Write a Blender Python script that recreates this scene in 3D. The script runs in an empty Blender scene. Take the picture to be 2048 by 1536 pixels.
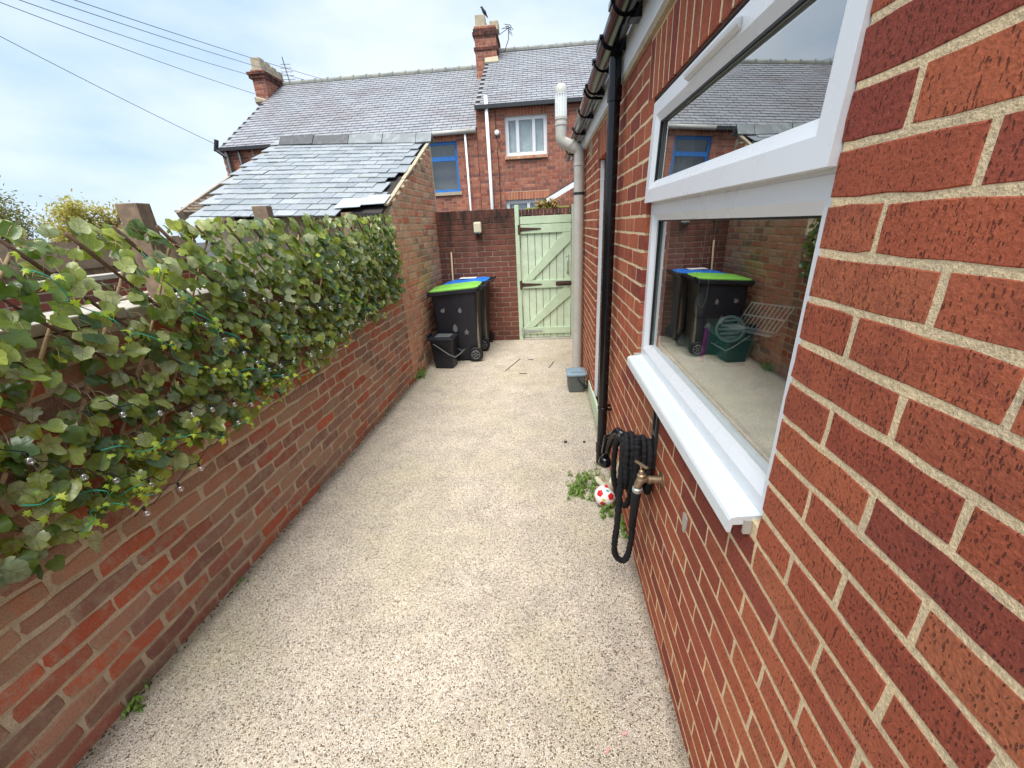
import bpy, bmesh, math, random
from mathutils import Vector, Matrix
RG = random.Random(11)
sc = bpy.context.scene
COL = sc.collection
PI = math.pi
V = Vector

# ------------------------------------------------------------------ camera
CAMP = V((0, 0, 1.67)); FPX = 810.0
def cam_axes(yaw, pitch, roll):
    cy, sy, cp, sp = math.cos(yaw), math.sin(yaw), math.cos(pitch), math.sin(pitch)
    f = V((sy*cp, cy*cp, sp)); r = V((cy, -sy, 0)); d = f.cross(r)
    cr, sr = math.cos(roll), math.sin(roll)
    return cr*r + sr*d, -sr*r + cr*d, f
CR, CD, CF = cam_axes(math.radians(-5.2164), math.radians(-21.3986), math.radians(2.9377))
cd = bpy.data.cameras.new('camera'); cam = bpy.data.objects.new('camera', cd); COL.objects.link(cam)
cd.sensor_fit = 'HORIZONTAL'; cd.sensor_width = 36; cd.lens = FPX/2048*36
cd.clip_start = 0.02; cd.clip_end = 1500
m = Matrix((CR, -CD, -CF)).transposed().to_4x4(); m.translation = CAMP
cam.matrix_world = m
sc.camera = cam
def px(P):                      # pixel of a world point in the 2048 x 1536 frame, with its depth
    q = V(P) - CAMP; z = q.dot(CF)
    if z < 0.05: return None
    return 1024 + FPX*q.dot(CR)/z, 768 + FPX*q.dot(CD)/z, z

# ------------------------------------------------------------------ sky, sun, exposure
SUNV = V((-.12, -.40, .90)).normalized()
w = bpy.data.worlds.new('World'); sc.world = w; w.use_nodes = True
nt = w.node_tree; nt.nodes.clear()
def WN(t): return nt.nodes.new(t)
out = WN('ShaderNodeOutputWorld'); mixs = WN('ShaderNodeMixShader')
bg1 = WN('ShaderNodeBackground'); bg2 = WN('ShaderNodeBackground')
sky = WN('ShaderNodeTexSky'); sky.sky_type = 'NISHITA'; sky.sun_disc = False
sky.sun_elevation = math.asin(SUNV.z); sky.sun_rotation = math.atan2(SUNV.x, SUNV.y); sky.air_density = 1.0; sky.dust_density = 1.5
nt.links.new(sky.outputs[0], bg1.inputs[0]); bg1.inputs[1].default_value = 0.05
tc = WN('ShaderNodeTexCoord'); mp = WN('ShaderNodeMapping'); mp.inputs['Scale'].default_value = (1.4, 1.4, 3.4); mp.inputs['Location'].default_value = (.3, .1, .0)
nt.links.new(tc.outputs['Generated'], mp.inputs[0])
nz = WN('ShaderNodeTexNoise'); nz.inputs['Scale'].default_value = 1.7; nz.inputs['Detail'].default_value = 6; nz.inputs['Roughness'].default_value = .5
nt.links.new(mp.outputs[0], nz.inputs[0])
rp = WN('ShaderNodeValToRGB'); e = rp.color_ramp.elements
e[0].position = .36; e[0].color = (.152, .208, .278, 1); e[1].position = .62; e[1].color = (.252, .277, .306, 1)
nt.links.new(nz.outputs[0], rp.inputs[0]); nt.links.new(rp.outputs[0], bg2.inputs[0]); bg2.inputs[1].default_value = 1.0
mixs.inputs[0].default_value = .88
nt.links.new(bg1.outputs[0], mixs.inputs[1]); nt.links.new(bg2.outputs[0], mixs.inputs[2]); nt.links.new(mixs.outputs[0], out.inputs[0])
sl = bpy.data.lights.new('sun', 'SUN'); sl.energy = 1.5; sl.angle = math.radians(44); sl.color = (1, .965, .91)
so = bpy.data.objects.new('sun', sl); COL.objects.link(so); so.location = (-3, -4, 9)
so.rotation_euler = SUNV.to_track_quat('Z', 'Y').to_euler()
sc.view_settings.view_transform = 'Standard'; sc.view_settings.look = 'None'
sc.view_settings.exposure = 2.0; sc.view_settings.gamma = 1; sc.view_settings.use_curve_mapping = False
sc.render.engine = 'CYCLES'
cy = sc.cycles; cy.use_denoising = True; cy.max_bounces = 7; cy.diffuse_bounces = 4; cy.glossy_bounces = 4; cy.transmission_bounces = 6; cy.transparent_max_bounces = 10
cy.sample_clamp_indirect = 4; cy.caustics_reflective = False; cy.caustics_refractive = False
try: cy.denoiser = 'OPENIMAGEDENOISE'
except Exception: pass

# ------------------------------------------------------------------ materials
class NT:
    def __init__(s, name):
        s.m = bpy.data.materials.new(name); s.m.use_nodes = True; s.t = s.m.node_tree
        s.b = s.t.nodes['Principled BSDF']; s.o = s.t.nodes['Material Output']
    def n(s, typ, **kw):
        nd = s.t.nodes.new(typ)
        for k, v in kw.items():
            if k.startswith('_'): setattr(nd, k[1:], v)
            else:
                key = int(k[1:]) if k[0] == 'i' and k[1:].isdigit() else k
                s.set(nd.inputs[key], v)
        return nd
    def set(s, sock, v):
        if hasattr(v, 'is_output'): s.t.links.new(v, sock)
        elif hasattr(v, 'outputs'): s.t.links.new(v.outputs[0], sock)
        else:
            if isinstance(v, tuple) and len(v) == 3 and sock.type == 'RGBA': v = v + (1,)
            sock.default_value = v
    def pos(s, scale=(1, 1, 1), space='pos'):
        if space == 'pos': src = s.n('ShaderNodeNewGeometry').outputs['Position']
        else: src = s.n('ShaderNodeTexCoord').outputs[space]
        return s.n('ShaderNodeVectorMath', _operation='MULTIPLY', i0=src, i1=scale)
    def noise(s, vec, scale, detail=3, rough=.55):
        return s.n('ShaderNodeTexNoise', Vector=vec, Scale=scale, Detail=detail, Roughness=rough).outputs[0]
    def ramp(s, fac, stops, interp='LINEAR'):
        r = s.n('ShaderNodeValToRGB'); s.set(r.inputs[0], fac); el = r.color_ramp.elements; r.color_ramp.interpolation = interp
        while len(el) < len(stops): el.new(.5)
        for i, (p, c) in enumerate(stops):
            el[i].position = p; el[i].color = (c if isinstance(c, tuple) else (c, c, c)) + (1,) if not (isinstance(c, tuple) and len(c) == 4) else c
        return r.outputs[0]
    def mix(s, f, a, b, mode='MIX'):
        nd = s.n('ShaderNodeMix', _data_type='RGBA', _blend_type=mode)
        s.set(nd.inputs[0], f); s.set(nd.inputs[6], a); s.set(nd.inputs[7], b); return nd.outputs[2]
    def math(s, op, a, b=0.0, c=0.0):
        nd = s.n('ShaderNodeMath', _operation=op); s.set(nd.inputs[0], a); s.set(nd.inputs[1], b); s.set(nd.inputs[2], c); return nd.outputs[0]
    def rnd(s):
        a = s.n('ShaderNodeAttribute', _attribute_name='rnd').outputs['Fac']; o = s.n('ShaderNodeObjectInfo').outputs['Random']
        return s.math('FRACT', s.math('ADD', a, o))
    def bump(s, h, strength, dist=.002, nrm=None):
        b = s.n('ShaderNodeBump', Strength=strength, Distance=dist, Height=h)
        if nrm: s.set(b.inputs['Normal'], nrm)
        s.set(s.b.inputs['Normal'], b); return b.outputs[0]
    def fin(s, col, rough=.6, spec=.4, metal=0):
        s.set(s.b.inputs['Base Color'], col); s.set(s.b.inputs['Roughness'], rough)
        s.b.inputs['Specular IOR Level'].default_value = spec; s.b.inputs['Metallic'].default_value = metal
        return s.m
M = {}
def plain(name, col, rough=.5, spec=.4, metal=0, var=.12, scale=14, bump=0, bscale=120, dirt=None):
    t = NT(name); p = t.pos()
    n = t.noise(p, scale, 4)
    c = t.mix(1.0, col, t.ramp(n, [(.25, 1-var), (.75, 1+var)]), 'MULTIPLY')
    if dirt:
        d = t.ramp(t.noise(p, dirt[1], 5, .65), [(.5, 0.0), (.72, 1.0)])
        c = t.mix(t.math('MULTIPLY', d, dirt[2]), c, dirt[0])
    if bump: t.bump(t.noise(p, bscale, 3), bump, .002)
    r = t.math('MULTIPLY_ADD', n, .15, rough-.07)
    M[name] = t.fin(c, r, spec, metal); return M[name]

def brick_mat(name, stops, blot, blotamt, pit=(0, 0), bumps=.5, stain=None, moss=None, lime=None, spec=.25):
    t = NT(name); r = t.rnd(); p = t.pos()
    c = t.ramp(r, stops)
    r2 = t.math('FRACT', t.math('MULTIPLY', r, 17.3))
    n1 = t.noise(p, 23, 4, .6)
    f = t.math('MULTIPLY', t.ramp(n1, [(.42, 0.0), (.68, 1.0)]), t.math('MULTIPLY', r2, blotamt))
    c = t.mix(f, c, blot)
    c = t.mix(1.0, c, t.ramp(t.noise(p, 1.9, 4, .6), [(.3, .82), (.7, 1.12)]), 'MULTIPLY')
    n2 = t.noise(p, 160, 3, .6)
    c = t.mix(1.0, c, t.ramp(n2, [(.25, .72), (.75, 1.22)]), 'MULTIPLY')
    h = n2
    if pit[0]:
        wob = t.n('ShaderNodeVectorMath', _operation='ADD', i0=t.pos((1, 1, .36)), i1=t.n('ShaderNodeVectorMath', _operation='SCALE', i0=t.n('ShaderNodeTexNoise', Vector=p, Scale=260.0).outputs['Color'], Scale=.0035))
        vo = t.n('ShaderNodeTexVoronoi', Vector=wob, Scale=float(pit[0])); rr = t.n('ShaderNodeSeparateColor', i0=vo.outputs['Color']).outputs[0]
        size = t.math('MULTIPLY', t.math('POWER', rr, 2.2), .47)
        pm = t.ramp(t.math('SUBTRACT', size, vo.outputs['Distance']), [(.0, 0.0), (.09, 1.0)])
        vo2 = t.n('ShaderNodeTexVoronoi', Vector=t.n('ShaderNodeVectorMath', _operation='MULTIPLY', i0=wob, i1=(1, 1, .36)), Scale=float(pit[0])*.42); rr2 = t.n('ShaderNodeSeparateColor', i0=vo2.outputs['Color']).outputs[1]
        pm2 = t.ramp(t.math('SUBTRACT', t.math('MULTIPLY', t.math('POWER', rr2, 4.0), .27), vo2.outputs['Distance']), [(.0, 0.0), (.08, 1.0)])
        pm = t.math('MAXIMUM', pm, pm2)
        c = t.mix(t.math('MULTIPLY', pm, pit[1]), c, (.05, .018, .016))  # shade inside the pits painted into the colour, along with dark drag marks
        gl = t.ramp(t.noise(p, 330, 1), [(.70, 0.0), (.76, 1.0)])
        c = t.mix(t.math('MULTIPLY', gl, .22), c, (.62, .42, .34))
        h = t.math('SUBTRACT', t.math('MULTIPLY', n2, .5), t.math('MULTIPLY', pm, 1.1))
    if lime:
        ln = t.ramp(t.noise(t.pos((1, 1, .5)), lime[1], 5, .7), [(.52, 0.0), (.70, 1.0)])
        c = t.mix(t.math('MULTIPLY', ln, lime[2]), c, lime[0])
    if stain:
        z = t.n('ShaderNodeSeparateXYZ', i0=t.pos()).outputs[2]
        zz = t.n('ShaderNodeMapRange', Value=z); zz.inputs[1].default_value = stain[0]; zz.inputs[2].default_value = stain[1]
        sn = t.noise(t.pos((1, 1, .35)), 7, 5, .65)
        s_ = t.math('MULTIPLY', t.ramp(sn, [(.36, 0.0), (.62, 1.0)]), zz.outputs[0])
        c = t.mix(t.math('MULTIPLY', s_, stain[2]), c, (.018, .014, .013))
    if moss:
        mn = t.ramp(t.noise(p, 3.1, 5, .6), [(.52, 0.0), (.70, 1.0)])
        c = t.mix(t.math('MULTIPLY', mn, moss[1]), c, moss[0])
    t.bump(h, bumps, .004)
    M[name] = t.fin(c, .85, spec)
def mortar_mat(name, col, dark, bumps=.7, stain=None):
    t = NT(name); p = t.pos()
    n = t.noise(p, 210, 3, .65); n1 = t.noise(p, 9, 4, .6)
    c = t.mix(t.ramp(n1, [(.4, 0.0), (.7, .75)]), col, dark)
    c = t.mix(1.0, c, t.ramp(n, [(.28, .62), (.72, 1.2)]), 'MULTIPLY')
    if stain:
        z = t.n('ShaderNodeSeparateXYZ', i0=t.pos()).outputs[2]
        zz = t.n('ShaderNodeMapRange', Value=z); zz.inputs[1].default_value = stain[0]; zz.inputs[2].default_value = stain[1]
        c = t.mix(t.math('MULTIPLY', zz.outputs[0], stain[2]), c, (.03, .024, .02))
    t.bump(n, bumps, .004); M[name] = t.fin(c, .95, .15)

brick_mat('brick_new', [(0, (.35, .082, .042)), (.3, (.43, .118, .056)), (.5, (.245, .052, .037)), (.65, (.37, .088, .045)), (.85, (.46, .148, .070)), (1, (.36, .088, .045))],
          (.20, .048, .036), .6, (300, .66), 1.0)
mortar_mat('mortar_buff', (.80, .625, .385), (.62, .50, .335), .9)
brick_mat('brick_old', [(0, (.37, .085, .045)), (.12, (.47, .122, .060)), (.24, (.22, .10, .078)), (.36, (.37, .225, .14)), (.48, (.42, .10, .055)), (.58, (.28, .15, .115)), (.68, (.44, .235, .15)), (.78, (.20, .115, .085)), (.88, (.46, .15, .08)), (1, (.37, .18, .115))],
          (.33, .235, .17), 1.0, (0, 0), 1.0, lime=((.42, .34, .25), 27, .45))
mortar_mat('mortar_old', (.60, .51, .37), (.35, .29, .20), 1.0)
brick_mat('brick_gable', [(0, (.52, .19, .105)), (.2, (.60, .27, .16)), (.4, (.48, .235, .15)), (.55, (.60, .40, .25)), (.7, (.52, .155, .09)), (.84, (.24, .15, .115)), (.9, (.55, .33, .21)), (1, (.58, .25, .14))],
          (.58, .42, .27), .8, (0, 0), .8, lime=((.60, .48, .33), 19, .6), moss=((.30, .26, .11), .35))
mortar_mat('mortar_gable', (.68, .56, .39), (.44, .36, .24), 1.0)
brick_mat('brick_end', [(0, (.155, .062, .046)), (.3, (.20, .075, .052)), (.6, (.17, .060, .045)), (.8, (.225, .085, .055)), (1, (.13, .052, .043))],
          (.12, .06, .05), .5, (0, 0), .5, stain=(.95, 1.75, .92))
mortar_mat('mortar_end', (.42, .33, .24), (.28, .22, .17), .8, stain=(1.1, 1.75, .85))
brick_mat('brick_far', [(0, (.30, .092, .058)), (.25, (.40, .14, .085)), (.45, (.19, .085, .072)), (.6, (.37, .13, .078)), (.8, (.47, .195, .12)), (1, (.25, .085, .062))],
          (.12, .07, .065), .6, (0, 0), .3)
brick_mat('brick_arch', [(0, (.40, .135, .075)), (.5, (.48, .18, .095)), (1, (.36, .11, .062))], (.2, .09, .06), .4, (0, 0), .3)
mortar_mat('mortar_far', (.58, .46, .36), (.42, .33, .25), .5)
brick_mat('brick_neighbour', [(0, (.26, .07, .045)), (.4, (.31, .085, .055)), (.8, (.19, .075, .06)), (1, (.30, .10, .065))], (.2, .13, .1), .7, (0, 0), .5)

def slate_mat(name, stops, rough=.38, stain=None):
    t = NT(name); r = t.rnd(); p = t.pos()
    c = t.ramp(r, stops)
    n = t.noise(p, 34, 4, .6)
    c = t.mix(1.0, c, t.ramp(n, [(.25, .78), (.75, 1.2)]), 'MULTIPLY')
    if stain:
        sn = t.ramp(t.noise(p, stain[1], 5, .65), [(.48, 0.0), (.68, 1.0)])
        c = t.mix(t.math('MULTIPLY', sn, stain[2]), c, stain[0])
    t.bump(t.noise(p, 60, 3), .25, .003)
    M[name] = t.fin(c, t.math('MULTIPLY_ADD', n, .3, rough-.15), .55)
slate_mat('slate', [(0, (.20, .225, .25)), (.3, (.30, .325, .345)), (.6, (.25, .275, .30)), (1, (.33, .355, .37))], .44, ((.33, .35, .28), 5, .3))
slate_mat('slate_far', [(0, (.24, .25, .275)), (.5, (.31, .32, .335)), (1, (.265, .27, .295))], .5, ((.20, .165, .175), .8, .55))
slate_mat('ridge_tile', [(0, (.12, .14, .155)), (.5, (.17, .19, .205)), (1, (.23, .25, .26))], .4, ((.3, .32, .32), 9, .4))
plain('ridge_clay', (.24, .25, .23), .8, .2, 0, .3, 6, .4, 60, ((.30, .28, .17), 3, .5))

plain('upvc', (.74, .76, .78), .28, .5, 0, .02, 5, 0, 0, ((.62, .62, .58), 40, .03))
plain('upvc_sill', (.67, .71, .73), .35, .5, 0, .02, 3, .06, 300, ((.45, .47, .43), 130, .30))
plain('gasket', (.012, .012, .013), .5)
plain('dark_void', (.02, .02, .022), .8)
plain('black_plastic', (.006, .006, .008), .13, .38, 0, .2, 8, 0, 0, ((.03, .027, .025), 12, .25))
plain('grey_plastic', (.47, .46, .42), .42, .45, 0, .07, 6, 0, 0, ((.36, .34, .28), 5, .5))
plain('fascia_white', (.77, .79, .79), .35, .45, 0, .05, 3, 0, 0, ((.5, .5, .46), 3, .3))
plain('timber_strip', (.42, .34, .24), .8, .2, 0, .2, 20, .4, 90)
plain('mint', (.48, .60, .42), .55, .35, 0, .10, 9, .15, 70, ((.50, .62, .44), 6, .5))
plain('mint_light', (.55, .66, .49), .55, .35, 0, .10, 9, .15, 70, ((.34, .46, .30), 16, .35))
plain('rust', (.075, .045, .035), .7, .3, .3, .3, 40, .4, 120, ((.16, .07, .03), 30, .5))
plain('zinc', (.42, .45, .44), .45, .5, .7, .2, 20)
plain('steel', (.45, .44, .42), .35, .5, .9, .15, 20)
plain('brass', (.36, .27, .17), .42, .5, .8, .25, 60, .2, 200, ((.22, .24, .2), 40, .6))
plain('bin_black', (.011, .012, .018), .40, .40, 0, .25, 6, .08, 250, ((.030, .031, .032), 5, .45))
plain('bin_gap', (.16, .145, .11), .7, .2, 0, .3, 9)
plain('lid_green', (.20, .50, .075), .38, .45, 0, .06, 6, 0, 0, ((.33, .60, .20), 8, .4))
plain('lid_blue', (.015, .17, .62), .38, .45, 0, .06, 6, 0, 0, ((.05, .28, .70), 8, .4))
plain('sticker_grey', (.16, .15, .15), .6, .3, 0, .2, 40)
plain('paper_white', (.72, .73, .74), .6, .3, 0, .06, 30)
plain('rubber', (.013, .013, .014), .6, .3, 0, .2, 20)
plain('hub', (.20, .20, .20), .4, .5, .5)
plain('caddy_grey', (.105, .115, .115), .5, .4, 0, .1, 10)
plain('caddy_lid', (.20, .28, .335), .45, .4, 0, .08, 10)
plain('wood_post', (.23, .165, .115), .85, .2, 0, .3, 30, .6, 60, ((.1, .075, .055), 14, .6))
plain('wood_old', (.33, .265, .20), .85, .2, 0, .3, 22, .6, 60, ((.15, .11, .08), 8, .5))
plain('bark', (.115, .068, .045), .8, .25, 0, .3, 50, .5, 150, ((.2, .13, .075), 20, .5))
plain('bark_pale', (.36, .255, .15), .8, .25, 0, .3, 50, .5, 150, ((.22, .15, .09), 20, .5))
plain('broom', (.50, .37, .24), .6, .3, 0, .1, 30)
plain('hose', (.010, .010, .012), .8, .3, 0, .3, 160, .5, 400)
plain('cream_pipe', (.60, .55, .41), .45, .4, 0, .08, 9, 0, 0, ((.42, .38, .27), 11, .4))
plain('wire_green', (.02, .30, .20), .45, .4)
plain('wire_black', (.012, .013, .013), .5, .4)
plain('wire_grey', (.16, .18, .22), .6, .3)
plain('coping', (.42, .39, .34), .85, .2, 0, .2, 12, .5, 60, ((.34, .31, .26), 6, .6))
plain('stone', (.42, .36, .26), .85, .2, 0, .2, 14, .6, 50, ((.30, .25, .16), 7, .6))
plain('moss_mat', (.17, .19, .045), .9, .1, 0, .35, 60, .5, 150)
plain('metal_dark', (.045, .047, .05), .5, .4, .4)
plain('paint_blue', (.03, .17, .50), .45, .4, 0, .15, 12, .1, 80, ((.10, .27, .55), 20, .4))
plain('curtain', (.72, .76, .76), .9, .1, 0, .2, 6)
plain('curtain_warm', (.45, .37, .30), .9, .1, 0, .2, 6)
plain('board_grey', (.33, .30, .29), .8, .2, 0, .1, 10)
plain('fence_wood', (.30, .225, .155), .85, .2, 0, .3, 14, .4, 60, ((.16, .13, .11), 5, .6))
plain('ball_white', (.80, .79, .78), .4, .4, 0, .03, 10, .05, 300)
plain('ball_red', (.55, .015, .022), .4, .4, 0, .08, 20)
plain('ball_yellow', (.70, .55, .03), .4)
plain('ball_teal', (.06, .36, .42), .4)
plain('room_wall', (.30, .29, .28), .9, .2)
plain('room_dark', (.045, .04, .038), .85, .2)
plain('room_board', (.46, .53, .47), .4, .4, 0, .04, 9)
plain('tub_green', (.035, .26, .19), .35, .45)
plain('tub_rim', (.23, .47, .37), .4, .4)
plain('scoop', (.44, .62, .55), .4, .4)
plain('tray_clear', (.62, .66, .64), .3, .5)
plain('magenta', (.42, .03, .33), .45)
plain('dark_glass', (.03, .04, .045), .2, .5)
plain('bird', (.008, .009, .012), .55, .3)
plain('mesh_black', (.15, .15, .165), .35, .5, 0, .3, 9)
plain('petal', (.75, .30, .33), .6)
plain('debris', (.045, .036, .026), .8)
plain('tarmac', (.07, .07, .072), .9, .2, 0, .2, 3, .4, 120)
plain('ridge_dark', (.032, .036, .042), .5, .5, 0, .2, 9, .1, 60, ((.2, .22, .24), 14, .3))
plain('ridge_pale', (.15, .175, .185), .5, .4, 0, .2, 9, .2, 60, ((.36, .38, .38), 7, .6))
plain('lead', (.42, .46, .49), .45, .5, 0, .15, 6)
plain('soil', (.06, .045, .03), .95, .1, 0, .3, 40, .6, 80)

# resin bound gravel
t = NT('resin_gravel'); p = t.pos()
vo = t.n('ShaderNodeTexVoronoi', Vector=p, Scale=225.0); ve = t.n('ShaderNodeTexVoronoi', Vector=p, Scale=225.0); ve.feature = 'DISTANCE_TO_EDGE'
rn = t.n('ShaderNodeSeparateColor', i0=vo.outputs['Color'])
c = t.ramp(rn.outputs[0], [(0, (.11, .085, .065)), (.08, (.26, .20, .15)), (.16, (.67, .54, .41)), (.5, (.87, .76, .61)), (.78, (.98, .905, .785)), (1, (.77, .635, .485))])
edge = t.ramp(ve.outputs['Distance'], [(.02, .32), (.13, 1.0)])
c = t.mix(1.0, c, edge, 'MULTIPLY')
big = t.noise(p, 1.5, 5, .62); mid = t.noise(p, 6, 4, .6)
c = t.mix(1.0, c, t.ramp(t.noise(p, 75, 3, .7), [(.32, .80), (.62, 1.12)]), 'MULTIPLY'); c = t.mix(1.0, c, t.ramp(mid, [(.3, .84), (.7, 1.1)]), 'MULTIPLY'); c = t.mix(1.0, c, t.ramp(t.noise(p, 2.3, 6, .65), [(.32, .90), (.55, 1.04)]), 'MULTIPLY')
mossf = t.math('MULTIPLY', t.ramp(big, [(.46, 0.0), (.66, 1.0)]), t.ramp(t.noise(p, 60, 2), [(.35, .2), (.65, 1.0)]))
c = t.mix(t.math('MULTIPLY', mossf, .36), c, (.44, .42, .17))
sx = t.n('ShaderNodeSeparateXYZ', i0=p)
dl = t.math('SUBTRACT', t.math('ADD', sx.outputs[0], 1.665), t.math('MULTIPLY', sx.outputs[1], .0235))      # silt and damp gathered along the two walls
dn_ = t.noise(p, 11, 4, .65); dl = t.math('SUBTRACT', dl, t.math('MULTIPLY', dn_, .06)); dl2 = t.math('SUBTRACT', t.math('SUBTRACT', .447, sx.outputs[0]), t.math('MULTIPLY', dn_, .035))
c = t.mix(t.math('MULTIPLY', t.ramp(dl, [(.0, 1.0), (.05, 0.0)]), .6), c, (.15, .12, .075)); c = t.mix(t.math('MULTIPLY', t.ramp(dl2, [(.0, 1.0), (.03, 0.0)]), .5), c, (.15, .12, .08))
h = t.math('ADD', t.math('MULTIPLY', ve.outputs['Distance'], 1.6), t.math('MULTIPLY', rn.outputs[1], .3))
t.bump(h, .8, .006); M['resin_gravel'] = t.fin(c, .62, .35)

# ivy leaf: colour from the leaf's own uv (veins) and a random number
def leaf_mat(name, stops, vein, trans=.32, rough=.45):
    t = NT(name); r = t.rnd(); uv = t.n('ShaderNodeUVMap').outputs[0]; s = t.n('ShaderNodeSeparateXYZ', i0=uv)
    c = t.ramp(r, stops)
    ax = t.math('ABSOLUTE', t.math('SUBTRACT', s.outputs[0], .5)); ay = s.outputs[1]
    mid = t.math('LESS_THAN', ax, .016)
    d1 = t.math('ABSOLUTE', t.math('SUBTRACT', t.math('SUBTRACT', ay, .22), t.math('MULTIPLY', ax, 1.0)))
    d2 = t.math('ABSOLUTE', t.math('SUBTRACT', t.math('SUBTRACT', ay, .45), t.math('MULTIPLY', ax, 1.1)))
    vv = t.math('MAXIMUM', mid, t.math('MAXIMUM', t.math('LESS_THAN', d1, .016), t.math('LESS_THAN', d2, .013)))
    c = t.mix(t.math('MULTIPLY', vv, .45), c, vein)
    n = t.noise(t.pos(), 55, 3); c = t.mix(1.0, c, t.ramp(n, [(.25, .75), (.75, 1.25)]), 'MULTIPLY')
    t.set(t.b.inputs['Base Color'], c); t.b.inputs['Roughness'].default_value = rough; t.b.inputs['Specular IOR Level'].default_value = .5
    t.bump(t.math('SUBTRACT', n, t.math('MULTIPLY', vv, .6)), .4, .003)
    tr = t.n('ShaderNodeBsdfTranslucent', Color=t.mix(1.0, c, (1.7, 1.9, .55), 'MULTIPLY')); mx = t.n('ShaderNodeMixShader', Fac=trans)
    t.t.links.new(t.b.outputs[0], mx.inputs[1]); t.t.links.new(tr.outputs[0], mx.inputs[2]); t.t.links.new(mx.outputs[0], t.o.inputs[0])
    M[name] = t.m
leaf_mat('ivy_leaf', [(0, (.045, .09, .022)), (.2, (.105, .165, .03)), (.4, (.22, .275, .045)), (.55, (.31, .345, .12)), (.68, (.39, .415, .235)), (.8, (.07, .13, .07)), (.9, (.33, .37, .05)), (1, (.14, .195, .03))], (.075, .10, .025), .30, .24)
leaf_mat('garland_leaf', [(0, (.30, .42, .03)), (.3, (.55, .60, .05)), (.55, (.20, .34, .03)), (.8, (.45, .54, .04)), (1, (.26, .38, .03))], (.55, .6, .2), .4)
leaf_mat('weed_leaf', [(0, (.12, .22, .03)), (.5, (.19, .30, .05)), (1, (.09, .17, .025))], (.2, .3, .08), .3)
leaf_mat('tree_leaf_green', [(0, (.10, .115, .03)), (.5, (.17, .17, .05)), (1, (.21, .17, .06))], (.1, .1, .03), .3)
leaf_mat('tree_leaf_gold', [(0, (.30, .26, .06)), (.5, (.42, .34, .10)), (1, (.36, .34, .12))], (.3, .25, .08), .35)
leaf_mat('plant_red', [(0, (.30, .09, .05)), (.5, (.24, .25, .06)), (1, (.38, .16, .06))], (.2, .2, .05), .25)

# window glass: mirror by Fresnel over clear, two panes
def glass_mat(name, f0, tint, rough=0.0):
    t = NT(name); ge = t.n('ShaderNodeNewGeometry'); dt = t.n('ShaderNodeVectorMath', _operation='DOT_PRODUCT', i0=ge.outputs['Normal'], i1=ge.outputs['Incoming']).outputs['Value']
    k = t.math('POWER', t.math('SUBTRACT', 1.0, t.math('ABSOLUTE', dt)), 5.0); fr = t.math('MULTIPLY_ADD', k, 1-f0, f0)
    gl = t.n('ShaderNodeBsdfGlossy', Roughness=rough); gl.inputs[0].default_value = (.95, .96, .95, 1)
    tr = t.n('ShaderNodeBsdfTransparent'); tr.inputs[0].default_value = tint + (1,)
    mx = t.n('ShaderNodeMixShader', Fac=fr); t.t.links.new(tr.outputs[0], mx.inputs[1]); t.t.links.new(gl.outputs[0], mx.inputs[2]); t.t.links.new(mx.outputs[0], t.o.inputs[0])
    M[name] = t.m
glass_mat('glass', .42, (.86, .92, .88)); glass_mat('glass_far', .10, (.75, .8, .82)); glass_mat('bulb', .22, (.95, .95, .93), .15)

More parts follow.
